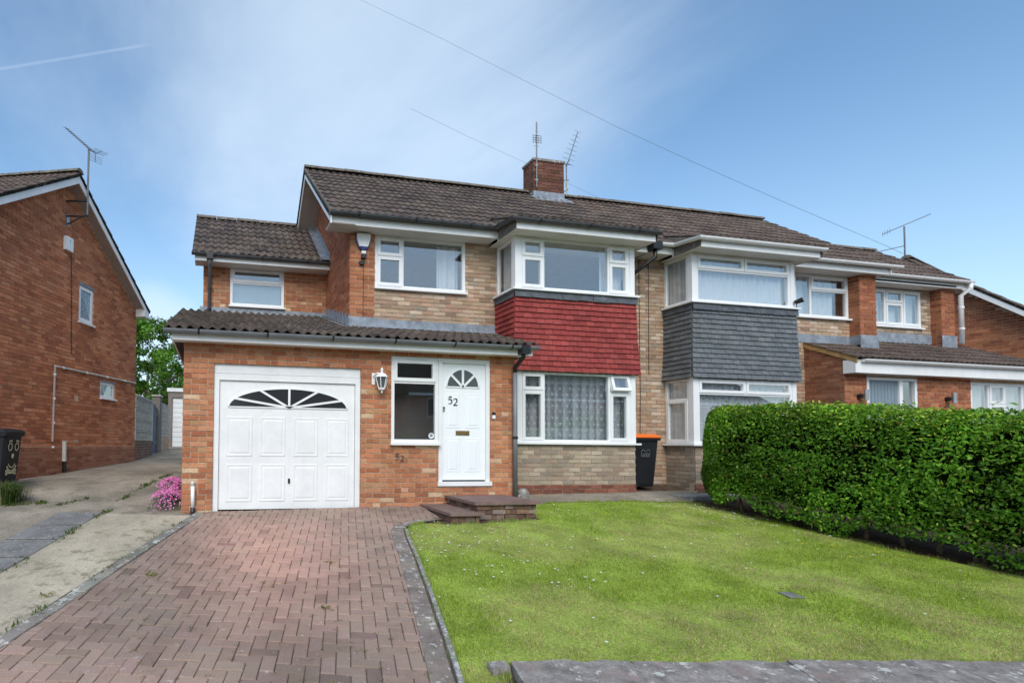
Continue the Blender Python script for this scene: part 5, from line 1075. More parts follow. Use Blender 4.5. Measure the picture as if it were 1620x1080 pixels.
for (u0, u1, n_) in (((-1.58, -2.4), (-1.04, .3), 120), ((-.98, .9), (-.35, 4.0), 170), ((-1.9, .6), (-1.5, 1.1), 60), ((-2.5, .75), (-2.0, .9), 80), ((-1.06, -3.57), (.16, -.16), 90)):
    for _ in range(n_):
        t = random.random(); cl = .5 + .5 * math.sin(t * 17 + u0[0] * 5)
        if random.random() > cl: continue
        x, y = u0[0] + (u1[0] - u0[0]) * t + random.gauss(0, .03), u0[1] + (u1[1] - u0[1]) * t + random.gauss(0, .04)
        for _k in range(5):
            a = random.uniform(0, 6.28); l_ = random.uniform(.02, .06); w_ = l_ * .14; px, py = x + random.gauss(0, .02), y + random.gauss(0, .02); z = gz(px, py) + .005; o = len(V); d = np.array([math.cos(a), math.sin(a)]); q = np.array([-d[1], d[0]]) * w_
            V += [(px - q[0], py - q[1], z), (px + q[0], py + q[1], z), (px + d[0] * l_ * .6, py + d[1] * l_ * .6, z + l_ * .8), (px + d[0] * l_ * .5, py + d[1] * l_ * .5, z + l_ * .7)]; Fq.append((o, o + 1, o + 2, o + 3)); C.append(jit((.09, .15, .025), .3))
tag(np_mesh('joint_weeds', V, Fq, C, 'grass'), 'small green weeds and moss growing in the paving joints', 'weeds', kind='stuff')

# ================================================================== LOW STONE WALL AT THE ROAD
sw = thing('stone_wall', 'low lichen-spotted crazy-stone wall along the front edge of the lawn', 'wall', (5, -5, -.6))
a0 = gpx(806, 1047, .06); a1 = gpx(1620, 1046, .06); wd = (a1 - a0)[:2]; wl = np.linalg.norm(wd); wd /= wl; wn = np.array([wd[1], -wd[0]])
for i in range(2): pass
s = 0.0; top_z = lambda x, y: gz(x, y) + .07
while s < wl + 2.2:
    l_ = random.uniform(.45, 1.15); mb = MB(); jt = .007; q = [(s + jt, random.uniform(-.01, .01)), (s + l_ - jt, random.uniform(-.01, .01)), (s + l_ - jt + random.uniform(-.05, .05), .36 + random.uniform(-.02, .02)), (s + jt + random.uniform(-.05, .05), .36 + random.uniform(-.02, .02))]
    q = [q[0]] + [(q[0][0] + (q[1][0] - q[0][0]) * f_, random.uniform(-.022, .014)) for f_ in (.15, .3, .48, .62, .8, .92)] + [q[1]] + q[2:]
    P = [a0[:2] + wd * a + wn * b for a, b in q]; h0 = random.uniform(-.006, .006)
    mb.prism([(p[0], p[1], top_z(*p) - .07 + h0) for p in P], (0, 0, .07)); c = np.mean(mb.v, 0)
    ins = [(p[0] + (c[0] - p[0]) * .05, p[1] + (c[1] - p[1]) * .05) for p in P]
    mb.build('coping_stone', 'stone', sw); s += l_
P = [a0[:2] + wd * a + wn * b for a, b in ((.02, .02), (wl + 2, .02), (wl + 2, .34), (.02, .34))]; MB().prism([(p[0], p[1], top_z(*p) - .4) for p in P], (0, 0, .385)).build('mortar_bed', 'stone', sw)
for r_ in range(4):
    s = -.05 if r_ % 2 else .0
    while s < wl + 2.2:
        l_ = random.uniform(.18, .42); d_ = random.uniform(.0, .03); P = [a0[:2] + wd * a + wn * b for a, b in ((s + .006, .03 + d_ * .3), (s + l_ - .006, .03 + d_ * .3), (s + l_ - .006, .34 - d_), (s + .006, .34 - d_))]
        zt_ = top_z(*P[0]) - .085 - r_ * .12; piece('swall', 'wall_stone', sw, 'step_stone', [(p[0], p[1], zt_ - .108) for p in P] + [(p[0], p[1], zt_) for p in P], BOXF, jit((.16, .125, .11), .3)); s += l_
ls = thing('loose_stone', 'small grey stone in the grass at the end of the low front wall', 'stone', tuple(gpx(790, 1064)))
p = gpx(788, 1062); MB().add([(p[0] - .06, p[1] - .04, gz(*p[:2]) + .045), (p[0] + .06, p[1] - .05, gz(*p[:2]) + .05), (p[0] + .07, p[1] + .05, gz(*p[:2]) + .052), (p[0] - .05, p[1] + .05, gz(*p[:2]) + .048)] + [(p[0] + a, p[1] + b, gz(*p[:2]) - .02) for a, b in ((-.07, -.06), (.07, -.06), (.08, .06), (-.06, .06))], [(0, 1, 2, 3)] + [(i, 4 + i, 4 + (i + 1) % 4, (i + 1) % 4) for i in range(4)]).build('stone', 'stone', ls)

# ================================================================== DOOR STEPS
stp = thing('door_steps', 'two rough stone steps with brown slab treads below the front door', 'steps', (4.3, -.5, 0))
def masonry(x0, x1, y0, y1, z0, z1, faces, rows):
    MB().box(x0 + .03, x1 - .03, y0 + .03, y1, z0, z1).build('step_core', 'mortar_dark', stp)
    h = (z1 - z0) / rows
    for f in faces:
        for r in range(rows):
            a, b = (x0, x1) if f == 'front' else (y0 + .01, y1); s = a
            while s < b - .01:
                e = min(b, s + random.uniform(.07, .24)); e = b if b - e < .05 else e; d = random.uniform(-.012, .012); za = z0 + r * h + random.uniform(0, .008); zb_ = z0 + (r + 1) * h - random.uniform(.002, .012); col = jit(random.choice([(.17, .105, .085), (.21, .15, .125), (.14, .085, .07), (.26, .20, .17), (.19, .12, .08)]), .2)
                if f == 'front': bx = (s + .004, e - .004, y0 + d, y0 + .08, za, zb_)
                else: bx = (x0 + d, x0 + .08, s + .004, e - .004, za, zb_)
                m_ = MB().box(*bx); piece('steps', 'step_stone', stp, 'step_stone', m_.v, m_.f, col); s = e
masonry(4.02, 4.93, -.97, -.015, -.12, .15, ('front', 'left'), 4); MB().box(3.97, 4.98, -1.02, -.013, .15, .192).build('tread_slab', 'step_slab', stp)
masonry(3.60, 4.0, -1.08, -.015, -.16, .02, ('front', 'left'), 2); MB().box(3.56, 3.995, -1.13, -.013, .02, .06).build('tread_slab', 'step_slab', stp); MB().box(3.996, 4.06, -1.13, -1.022, .02, .059).build('tread_slab', 'step_slab', stp)

# ================================================================== BINS
def wheelie(name, label, x, y, ang, lid_m, body_m='bin_body', lid2='bin_body'):
    z0 = gz(x, y); t = thing(name, label, 'bin', (x, y, z0)); fw = np.array([math.cos(ang), math.sin(ang)]); rt = np.array([-fw[1], fw[0]])
    P = lambda a, b, z: (x + fw[0] * a + rt[0] * b, y + fw[1] * a + rt[1] * b, z0 + z)
    def loft(secs, nm, m):
        vs = []; K = 8
        for (z, fa, ba, hw, c) in secs: vs += [P(a, b, z) for a, b in ((fa - c, -hw), (fa, -hw + c), (fa, hw - c), (fa - c, hw), (ba + c, hw), (ba, hw - c), (ba, -hw + c), (ba + c, -hw))]
        fs = [(i * K + k, i * K + (k + 1) % K, (i + 1) * K + (k + 1) % K, (i + 1) * K + k) for i in range(len(secs) - 1) for k in range(K)] + [tuple(range(K - 1, -1, -1)), tuple((len(secs) - 1) * K + k for k in range(K))]
        return MB().add(vs, fs).build(nm, m, t)
    body = loft([(.04, .20, -.20, .215, .03), (.10, .215, -.22, .225, .03), (.86, .285, -.29, .265, .035), (.90, .29, -.295, .27, .035)], 'body', body_m)
    loft([(.895, .315, -.32, .292, .02), (.945, .32, -.325, .296, .02)], 'rim', body_m)
    loft([(.946, .335, -.33, .295, .03), (.972, .335, -.34, .298, .04), (1.005, .29, -.33, .27, .06), (1.02, .2, -.25, .2, .07)], 'lid', lid_m)
    for b in (-.18, .18): MB().tube([P(-.30, b, 1.0), P(-.39, b, .97), P(-.40, b, .93)], .014, 6).build('lid_hinge', body_m, t)
    MB().tube([P(-.39, -.22, .95), P(-.39, .22, .95)], .015, 8).build('handle', body_m, t)
    for b in (-.25, .25): MB().tube([P(-.22, b - .022, .10), P(-.22, b + .022, .10)], .10, 16).build('wheel', 'black', t)
    return t, P, fw, rt
t, P, fw, rt = wheelie('wheelie_bin', 'black wheelie bin with bright orange lid standing between the two bays', 8.24, .93, math.radians(-97), 'orange')
# pale emblem and scribbled lettering printed on the front
fb = FR((8.24 + fw[0] * .274, .93 + fw[1] * .274, gz(8.24, .93)), (rt[0], rt[1])); fb.n = np.array([fw[0], fw[1], 0.]); lg = MB()
for pl in ([(-.02, .68), (.02, .70), (.05, .76), (.10, .70), (.16, .72), (.22, .76), (.27, .70)], [(0, .66), (.0, .60), (.03, .60)], [(.05, .64), (.07, .60), (.09, .64)], [(.11, .60), (.13, .65), (.15, .60)], [(.17, .60), (.17, .65), (.20, .65)], [(.22, .60), (.25, .66), (.27, .60)], [(-.02, .57), (.27, .58)], [(0, .545), (.1, .548), (.13, .54), (.25, .55)]):
    r = ribbon(fb, [(a - .12, b) for a, b in [((a_ - .125) * .62 + .125, (b_ - .64) * .62 + .66) for a_, b_ in pl]], .006, 0, 0, 1, .006, .003); lg.add([(v[0] - fw[0] * -.0, v[1], v[2]) for v in r.v], r.f)
lg.build('printed_emblem', 'steel', t)
bx_, by_ = -3.10, 1.95; t, P, fw, rt = wheelie('wheelie_bin', 'black wheelie bin with a smiling sticker face against the dark brick gable', bx_, by_, -.16, 'bin_body')
fb = FR((bx_ + fw[0] * .255, by_ + fw[1] * .255, gz(bx_, by_)), (rt[0], rt[1])); fb.n = np.array([fw[0], fw[1], 0.]); ft = MB()
def lean(m_):                                                    # follow the leaning front of the bin
    return [tuple(np.array(v) + np.append(fw, 0) * ((v[2] - gz(bx_, by_) - .5) * .092)) for v in m_.v]
for pl, w_ in ((arc(-.10, .72, .055, .06, 0, 360, 20), .018), (arc(.10, .72, .055, .06, 0, 360, 20), .018), (arc(-.10, .72, .085, .10, 60, 130, 8), .022), (arc(.10, .72, .085, .10, 50, 120, 8), .022), (arc(0, .46, .15, .14, 200, 340, 14), .03), (arc(0, .50, .11, .12, 210, 330, 12), .018), ([(-.12, .30), (.12, .30)], .05), (arc(-.13, .315, .02, .02, 0, 360, 8), .03), (arc(-.13, .285, .02, .02, 0, 360, 8), .03), (arc(.13, .315, .02, .02, 0, 360, 8), .03), (arc(.13, .285, .02, .02, 0, 360, 8), .03)):
    r = ribbon(fb, pl, w_, 0, 0, 1, .004, .002); ft.add(lean(r), r.f)
r = MB().add([fb.p(.04 * math.cos(a), .006, .57 + .042 * math.sin(a)) for a in np.linspace(0, 6.283, 15)[:-1]], [tuple(range(14))]); ft.add(lean(r), r.f); ft.build('sticker_face', 'cream', t)

# ================================================================== SMALL THINGS ON THE WALLS
t = thing('wall_lantern', 'white coach lantern on the brick wall between garage and front door', 'lantern', (2.88, 0, 1.75)); lx, ly = 2.90, -.13
MB().tube([(2.80, -.01, 1.98), (2.80, -.05, 2.02), (2.84, -.10, 2.05), (lx, ly, 2.03)], .012, 6).build('bracket', 'upvc', t); MB().fbox(fA, 2.775, 2.825, 1.88, 2.06, .008, .022).build('wall_plate', 'upvc', t)
MB().ring([(.105, 1.985), (.10, 1.995), (.06, 2.035), (.02, 2.05), (.018, 2.075), (.026, 2.09), (.014, 2.12), (.004, 2.135)], lx, ly, 6).build('lantern_cap', 'upvc', t)
MB().ring([(.010, 1.745), (.014, 1.78), (.05, 1.80), (.055, 1.825)], lx, ly, 6).build('lantern_base', 'upvc', t)
for k in range(6):
    a = math.pi / 3 * k; MB().tube([(lx + .052 * math.cos(a), ly + .052 * math.sin(a), 1.82), (lx + .094 * math.cos(a), ly + .094 * math.sin(a), 1.99)], .007, 5).build('lantern_rib', 'upvc', t)
MB().ring([(.045, 1.825), (.085, 1.985)], lx, ly, 6).build('lantern_glass', 'pane_grey', t)
t = thing('alarm_box', 'white alarm box with blue base on the corner pier below the eaves', 'alarm box', (2.95, YM, 4.3)); fP = XF(YM - .024)
out5 = [(-.125, .13), (-.105, .15), (.105, .15), (.125, .13), (.118, .04), (.075, -.08), (-.075, -.08), (-.118, .04)]
MB().prism([fP.p(2.955 + a, .075, 4.52 + b) for a, b in out5], -fP.n * .07).build('cover', 'upvc', t); MB().prism([fP.p(2.955 + a, .07, 4.44 + b) for a, b in ((-.074, .02), (.074, .02), (.05, -.055), (-.05, -.055))], -fP.n * .065).build('base', 'blue_plastic', t)
MB().prism([fP.p(2.955 + a * 1.12, .02, 4.515 + b * 1.12) for a, b in out5], -fP.n * .018).build('back_plate', 'blue_plastic', t)
t = thing('floodlight', 'small white and black sensor floodlight under the blue-based alarm box', 'light', (2.96, YM, 4.2))
MB().fbox(fP, 2.92, 2.995, 4.31, 4.365, .002, .07).build('sensor', 'upvc', t); MB().fbox(fP, 2.92, 3.0, 4.235, 4.308, .01, .09).build('lamp_head', 'black', t); MB().fbox(fP, 2.89, 2.97, 4.13, 4.19, .002, .05).build('junction_box', 'black', t); MB().tube([fP.p(2.965, .012, 4.14), fP.p(2.965, .012, 3.1)], .005, 5).build('cable', 'black', t)
t = thing('marker_post', 'white plastic pipe with black foot against the garage corner', 'pipe', (.15, -.05, -.05)); MB().tube([(.155, -.05, .05), (.15, -.05, .36)], .028, 10).build('sleeve', 'upvc', t, smooth=True); MB().tube([(.15, -.05, .36), (.148, -.05, .43)], .025, 10).build('sleeve_top', 'screen_block', t, smooth=True); MB().tube([(.155, -.05, -.08), (.155, -.05, .055)], [.036, .034], 10).build('foot', 'black', t, smooth=True)
p = gpx(1250, 943); tag(MB().prism([(p[0] + a, p[1] + b, gz(p[0] + a, p[1] + b) + .012) for a, b in ((-.07, -.06), (.07, -.08), (.085, .05), (-.05, .07))], (0, 0, .008)).build('drain_cover', 'slab_dark'), 'small dark drain cover set in the lawn', 'drain cover')

# ================================================================== BACK OF THE SIDE PASSAGE
bgx, bgy, bgz = -1.44, 14.8, gz(-1.4, 14.8); bgr = thing('garage', 'pebble-dashed single garage with white slatted door at the end of the side passage', 'garage', (bgx + 1.4, bgy, bgz))
MB().box(bgx, bgx + .16, bgy, bgy + .15, bgz - .1, bgz + 2.25).box(bgx + 2.6, bgx + 2.8, bgy, bgy + .15, bgz - .1, bgz + 2.25).box(bgx + .16, bgx + 2.6, bgy, bgy + .15, bgz + 2.02, bgz + 2.25).box(bgx, bgx + .1, bgy + .15, bgy + 5, bgz - .1, bgz + 2.2).box(bgx + 2.7, bgx + 2.8, bgy + .15, bgy + 5, bgz - .1, bgz + 2.2).build('wall', 'pebble', bgr)
MB().box(bgx - .05, bgx + 2.85, bgy - .05, bgy + 5, bgz + 2.25, bgz + 2.40).build('roof', 'paint_white', bgr)
gdr = MB().box(bgx + .17, bgx + 2.59, bgy + .08, bgy + .1, bgz, bgz + 2.01).build('garage_door', 'paint_white', bgr)
for i in range(10): MB().box(bgx + .18, bgx + 2.58, bgy + .055 + .004 * (i % 2), bgy + .079, bgz + .02 + .199 * i, bgz + .205 + .199 * i).build('slat', 'paint_white', gdr)
scr = thing('screen_wall', 'pierced concrete screen-block wall on a low brick base behind the dark brick house', 'wall', (-1.5, 8.4, .5))
d_ = np.array([math.sin(math.radians(3.5)), math.cos(math.radians(3.5)), 0]); P0 = np.array([-1.66, 7.42, 0]); nb_ = 8; bs = .30
fS = FR(P0, (d_[0], d_[1])); gS = .48
sb_ = MB().fbox(fS, 0, nb_ * bs + .16, gS - .2, gS + .52, -.1, -.009).build('base_wall', 'mortar_dark', scr)
for k in range(9):
    for i in range(12):
        a = i * .225 - (.1125 if k % 2 else 0); a0_, b0_ = max(0, a), min(nb_ * bs + .15, a + .215)
        if b0_ - a0_ > .03: m_ = MB().fbox(fS, a0_, b0_, gS - .15 + k * .075, gS - .085 + k * .075, -.02, .0); piece('screen', 'brick', sb_, 'brick', m_.v, m_.f, jit((.21, .125, .095), .2))
for i in range(nb_):
    for k in range(4):
        a, z = i * bs, gS + .53 + k * bs; m_ = MB(); e = .285
        for (p_, q_, r_, s_) in ((0, e, 0, .035), (0, e, e - .035, e), (0, .035, .035, e - .035), (e - .035, e, .035, e - .035)): m_.fbox(fS, a + p_, a + q_, z + r_, z + s_, -.09, 0)
        for (p_, q_, r_, s_) in ((.128, .157, .035, .25), (.035, .128, .128, .157), (.157, .25, .128, .157)): m_.fbox(fS, a + p_, a + q_, z + r_, z + s_, -.08, -.01)
        rr_ = ribbon(fS, arc(.1425, .1425, .07, .07, 0, 360, 9), .022, a, z, 1, -.07, .06); m_.add(rr_.v, rr_.f); m_.build('screen_block', 'screen_block', scr)
MB().fbox(fS, -.02, nb_ * bs + .16, gS + .53 + 4 * bs, gS + .58 + 4 * bs, -.12, .02).build('coping', 'screen_block', scr); MB().fbox(fS, nb_ * bs + .0, nb_ * bs + .15, gS + .5, gS + .53 + 4 * bs, -.12, .01).build('pier', 'screen_block', scr)
E1 = P0 + d_ * (nb_ * bs + .2); g2 = .60
gt = thing('garden_gate', 'narrow dark blue garden gate beyond the screen-block wall', 'gate', tuple(E1 + d_ * .5 + np.array([0, 0, g2])))
for i in range(6): MB().fbox(fS, nb_ * bs + .26 + i * .15, nb_ * bs + .40 + i * .15, g2, g2 + 1.55 + .05 * math.sin(i), -.05, -.02).build('board', 'gate_blue', gt)
MB().fbox(fS, nb_ * bs + .26, nb_ * bs + 1.15, g2 + .3, g2 + .4, -.02, .0).fbox(fS, nb_ * bs + .26, nb_ * bs + 1.15, g2 + 1.2, g2 + 1.3, -.02, .0).build('rail', 'gate_blue', gt)
po = thing('gate_post', 'tall grey concrete gate post between blue gate and second block screen', 'post', tuple(E1 + d_ * 1.1 + np.array([0, 0, g2]))); MB().fbox(fS, nb_ * bs + 1.18, nb_ * bs + 1.62, g2 - .1, g2 + 1.9, -.2, .05).build('post', 'pebble', po); MB().fbox(fS, nb_ * bs + 1.15, nb_ * bs + 1.65, g2 + 1.9, g2 + 1.95, -.22, .07).build('post_cap', 'screen_block', po)
sc2 = thing('screen_wall', 'second screen-block panel between the gate post and back garage', 'wall', tuple(E1 + d_ * 3 + np.array([0, 0, g2])))
for i in range(7):
    for k in range(4):
        a, z = nb_ * bs + 1.66 + i * bs, g2 + .55 + k * bs; m_ = MB(); e = .285
        for (p_, q_, r_, s_) in ((0, e, 0, .035), (0, e, e - .035, e), (0, .035, .035, e - .035), (e - .035, e, .035, e - .035), (.128, .157, .035, .25), (.035, .25, .128, .157)): m_.fbox(fS, a + p_, a + q_, z + r_, z + s_, -.09, 0)
        m_.build('screen_block', 'screen_block', sc2)
MB().fbox(fS, nb_ * bs + 1.64, nb_ * bs + 3.8, g2 - .1, g2 + .54, -.1, .0).build('base_wall', 'mortar_dark', sc2)

# ================================================================== PLANTS
def unit(v): return v / (np.linalg.norm(v, axis=1, keepdims=True) + 1e-9)
def leaves(name, P, Nn, size, C, m, parent=None, aspect=.42, spread=.8):
    n = len(P); nr = unit(Nn + RNG.normal(0, spread, (n, 3))); r = unit(RNG.normal(0, 1, (n, 3))); u = unit(np.cross(nr, r)); v = np.cross(nr, u); L_ = size[:, None]; w = L_ * aspect
    a = P - u * L_ * .5; b = P + v * w * .5 + nr * L_ * .06; c = P + u * L_ * .5 - nr * L_ * .06; d = P - v * w * .5 + nr * L_ * .06
    V = np.stack([a, b, c, d], 1).reshape(-1, 3); return np_mesh(name, V, np.arange(n * 4).reshape(n, 4), C, m, parent)
# --- hedge along the boundary
hd = thing('hedge', 'tall clipped glossy green hedge between the lawn and the grey-bay house', 'hedge', (8.8, -3, -.3))
HX0, HX1, HY0, HY1 = 8.01, 9.25, -5.9, -.46
def hprof(q):                                                    # superellipse cross-section; returns x, z in 0..1 about the hedge axis
    return q
def hedge_pts(n):
    y = np.where(RNG.random(n) < .12, RNG.uniform(HY1 - .55, HY1, n), RNG.uniform(HY0, HY1, n)); th = RNG.uniform(-.22, math.pi + .22, n); th = np.where(RNG.random(n) < .55, RNG.uniform(math.pi * .62, math.pi + .25, n), th)
    cx_, hw = (HX0 + HX1) / 2 + .19 * np.clip(-(y + .9), 0, 5), (HX1 - HX0) / 2
    zb = .115 * np.maximum(y, -5.25) + .014 * 6.7 - .075 + .07 * np.sin(y * 3.7) + .05 * np.sin(y * 9.3 + 1); zt_ = 1.73 + .085 * y; zc_ = (zb + .22 + zt_) / 2; hh = (zt_ - zb - .22) / 2
    e = .50; c, s_ = np.cos(th), np.sin(th); fx = np.sign(c) * np.abs(c) ** e; fz = np.sign(s_) * np.abs(s_) ** e
    # lower part of the faces: th beyond pi spreads to the skirt
    low = RNG.random(n) < .42; fz = np.where(low, RNG.uniform(-1, .2, n), fz); fx = np.where(low, np.where(RNG.random(n) < .8, -1, 1) * (1 - .10 * np.clip(-fz - .5, 0, 1) * 2 * RNG.uniform(.4, 1, n)), fx)
    endt = np.clip((y - (HY1 - .55)) / .55, 0, 1); rr = np.sqrt(1 - endt ** 2 * .999); sx = .25 + .75 * rr; sz = .62 + .38 * rr
    bump = 1 + .05 * np.sin(y * 5.1 + fz * 3) + .04 * np.sin(y * 11 + fz * 7) + RNG.normal(0, .018, n) - np.abs(RNG.normal(0, .05, n)) * .8
    x = cx_ + fx * hw * sx * bump; z = zc_ + fz * hh * sz * (1 + .03 * np.sin(y * 2.3) + .02 * np.sin(y * 7) + .015 * np.sin(y * 15 + x * 9) + RNG.normal(0, .016, n) + (RNG.random(n) < .03) * (fz > .7) * RNG.uniform(0, .13, n)); 
    nx = fx * .8; nz = fz * .5 + .55; ny = endt * 1.2
    return np.stack([x, y, z], 1), np.stack([nx, ny, nz], 1), fz
Pp, Nn, fz = hedge_pts(58000)
gap = vnoise(Pp[:, 1] + 12, Pp[:, 2] + 12, 4.5, 33) * .6 + vnoise(Pp[:, 1] + 12, Pp[:, 2] + 12, 11, 34) * .4; kp = (gap > .33) | (RNG.random(len(Pp)) < .35) | (fz > .75) | (Pp[:, 1] > HY1 - .7); Pp, Nn, fz = Pp[kp], Nn[kp], fz[kp]
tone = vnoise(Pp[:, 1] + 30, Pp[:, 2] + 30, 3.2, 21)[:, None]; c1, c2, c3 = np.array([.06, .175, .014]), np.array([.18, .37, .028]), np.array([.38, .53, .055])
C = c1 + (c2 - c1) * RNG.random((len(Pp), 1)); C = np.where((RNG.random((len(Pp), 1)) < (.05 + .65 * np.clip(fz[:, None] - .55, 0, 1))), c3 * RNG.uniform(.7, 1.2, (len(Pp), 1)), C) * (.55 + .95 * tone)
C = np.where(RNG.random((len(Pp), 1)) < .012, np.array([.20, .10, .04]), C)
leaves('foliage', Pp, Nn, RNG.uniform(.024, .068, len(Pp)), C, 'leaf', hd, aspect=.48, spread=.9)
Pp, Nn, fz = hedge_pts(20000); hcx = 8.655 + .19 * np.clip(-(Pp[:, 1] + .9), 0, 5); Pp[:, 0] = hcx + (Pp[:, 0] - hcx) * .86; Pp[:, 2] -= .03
leaves('shaded_inner_foliage', Pp, Nn, RNG.uniform(.035, .06, len(Pp)), np.array([.018, .045, .010]) * RNG.uniform(.6, 1.3, (len(Pp), 1)), 'leaf', hd, aspect=.5)  # inner leaves coloured far darker: the hedge's inner shade painted in
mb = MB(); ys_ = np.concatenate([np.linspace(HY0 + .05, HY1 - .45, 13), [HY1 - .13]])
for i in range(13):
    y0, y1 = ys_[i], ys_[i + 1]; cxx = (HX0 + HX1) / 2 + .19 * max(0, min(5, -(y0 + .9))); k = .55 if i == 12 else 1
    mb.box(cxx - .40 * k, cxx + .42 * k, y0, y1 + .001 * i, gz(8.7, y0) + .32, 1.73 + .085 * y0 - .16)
mb.build('shade_fill', 'hedge_shade_fill', hd)  # added dark boxes that block see-through and stand for inner shade
for i in range(15):
    y = HY1 - .45 - i * .36 + random.uniform(-.08, .08); x = 8.50 + .19 * max(0, -(y + .9)) + random.uniform(-.10, .10); z = gz(x, y)
    MB().tube([(x, y, z - .05), (x + random.uniform(-.03, .03), y + random.uniform(-.04, .04), z + .2), (x + random.uniform(-.08, .08), y + random.uniform(-.08, .08), z + .6)], [.028, .022, .016], 7).build('stem', 'bark', hd)
V = []
n = 3200; y = RNG.uniform(-5.6, -.25, n); x = np.interp(-y, [.3, .85, 1.7, 2.75, 3.3, 3.8, 5.6], [8.15, 8.32, 8.38, 8.48, 8.64, 8.8, 9.05]) + np.abs(RNG.normal(.05, .22, n)) - .02; z = .115 * np.maximum(y, -5.25) + .014 * (x - 2) + .012
o = leaves('leaf_litter', np.stack([x, y, z], 1), np.tile([0, 0, 1.], (n, 1)), RNG.uniform(.02, .05, n), np.array([.17, .105, .06]) * RNG.uniform(.4, 1.4, (n, 1)), 'leaf_soft', None, spread=.3); tag(o, 'brown dead leaves and soil strip beneath the hedge', 'leaf litter', kind='stuff')
# --- tree behind the passage
tr = thing('tree', 'bushy bright green tree rising behind the back garage', 'tree', (-1.9, 19.5, .8))
tb = np.array([-1.9, 19.5, .8]); MB().tube([tb, tb + [.1, 0, 1.2], tb + [0, .1, 2.4], tb + [.2, 0, 3.8]], [.2, .16, .11, .04], 9).build('trunk', 'bark', tr)
for i in range(9): a = i * 2.4; h = .9 + i * .27; b = tb + [0, 0, h]; MB().tube([b, b + [math.cos(a) * .7, math.sin(a) * .7, .5], b + [math.cos(a) * 1.5, math.sin(a) * 1.5, .85]], [.07, .045, .015], 6).build('limb', 'bark', tr)
cl = []
for i in range(190):
    a = RNG.uniform(0, 6.28); zz = RNG.uniform(.1, 6.2); R_ = 3.0 * math.sqrt(max(.05, 1 - ((zz - 2.8) / 3.6) ** 2)); r_ = R_ * math.sqrt(RNG.uniform(.2, 1)); cl.append((tb[0] + r_ * math.cos(a), tb[1] + r_ * math.sin(a), tb[2] + zz, RNG.uniform(.26, .52), RNG.uniform(.55, 1.25)))
Ps, Ns, Cs = [], [], []
for (x, y, z, r_, tn) in cl:
    k = 210; q = unit(RNG.normal(0, 1, (k, 3))); Ps.append(np.array([x, y, z]) + q * r_ * RNG.uniform(.45, 1.1, (k, 1)) * [1, 1, .8]); Ns.append(q + [0, 0, .3]); Cs.append((np.array([.075, .20, .018]) + np.array([.09, .14, .015]) * RNG.random((k, 1))) * tn)
Ps, Ns, Cs = map(np.concatenate, (Ps, Ns, Cs)); leaves('crown', Ps, Ns, RNG.uniform(.10, .19, len(Ps)), Cs, 'leaf_soft', tr, aspect=.55)
# second, darker tree further back
tr2 = thing('tree', 'paler feathery tree standing further back above the screen-block wall', 'tree', (-4.4, 25, .8)); tb2 = np.array([-3.6, 25., .8]); MB().tube([tb2, tb2 + [0, 0, 2.5], tb2 + [.2, 0, 4.5]], [.2, .13, .05], 8).build('trunk', 'bark', tr2)
Ps, Ns, Cs = [], [], []
for i in range(60):
    a = RNG.uniform(0, 6.28); zz = RNG.uniform(.6, 5.0); R_ = 2.0 * math.sqrt(max(.05, 1 - ((zz - 2.6) / 2.8) ** 2)); r_ = R_ * math.sqrt(RNG.uniform(.2, 1)); k = 150; q = unit(RNG.normal(0, 1, (k, 3))); Ps.append(tb2 + [r_ * math.cos(a), r_ * math.sin(a), zz] + q * .45 * RNG.uniform(.3, 1.1, (k, 1))); Ns.append(q); Cs.append((np.array([.08, .14, .03]) + np.array([.06, .07, .02]) * RNG.random((k, 1))) * RNG.uniform(.7, 1.2))
Ps, Ns, Cs = map(np.concatenate, (Ps, Ns, Cs)); leaves('crown', Ps, Ns, RNG.uniform(.08, .15, len(Ps)), Cs, 'leaf_soft', tr2, aspect=.45)
# --- pink flower clump at the garage corner
fl = thing('flowering_plant', 'mound of bright pink flowers at the garage corner beside the shared drive', 'flowers', (-.25, .8, 0))
n = 2600; t_ = RNG.random(n); yy = .12 + 1.75 * t_; hw = .21 - .05 * t_; xx = -.23 + .06 * t_ + RNG.normal(0, 1, n) * hw * .5; xx = np.clip(xx, -.47, -.02); dome = np.sqrt(np.clip(1 - ((xx + .22) / (hw + .06)) ** 2, 0, 1)) * (.22 + .05 * np.sin(yy * 6)) * np.clip((yy - .02) / .18, .25, 1)
zz = np.array([gz(a, b) for a, b in zip(xx, yy)]); P_ = np.stack([xx, yy, zz + dome * RNG.uniform(.15, .95, n)], 1); leaves('foliage', P_, np.tile([0, -.5, 1.], (n, 1)), RNG.uniform(.03, .055, n), np.array([.07, .12, .04]) * RNG.uniform(.5, 1.5, (n, 1)), 'leaf_soft', fl, aspect=.25)
n = 4200; ang = RNG.uniform(0, 6.28, n); t_ = RNG.random(n) ** .8; yy = .06 + 1.8 * t_ + RNG.normal(0, .03, n); xx = -.25 + .08 * t_ + RNG.normal(0, 1, n) * .10; xx = np.clip(xx, -.48, -.03); dome = np.sqrt(np.clip(1 - ((xx + .24) / .28) ** 2, .05, 1)) * (.20 + .06 * np.sin(yy * 6)) * np.clip((yy + .02) / .2, .3, 1); keep = (np.sin(yy * 9 + 1.2) + .5 * np.sin(xx * 30) > -.75) | (RNG.random(n) < .15)
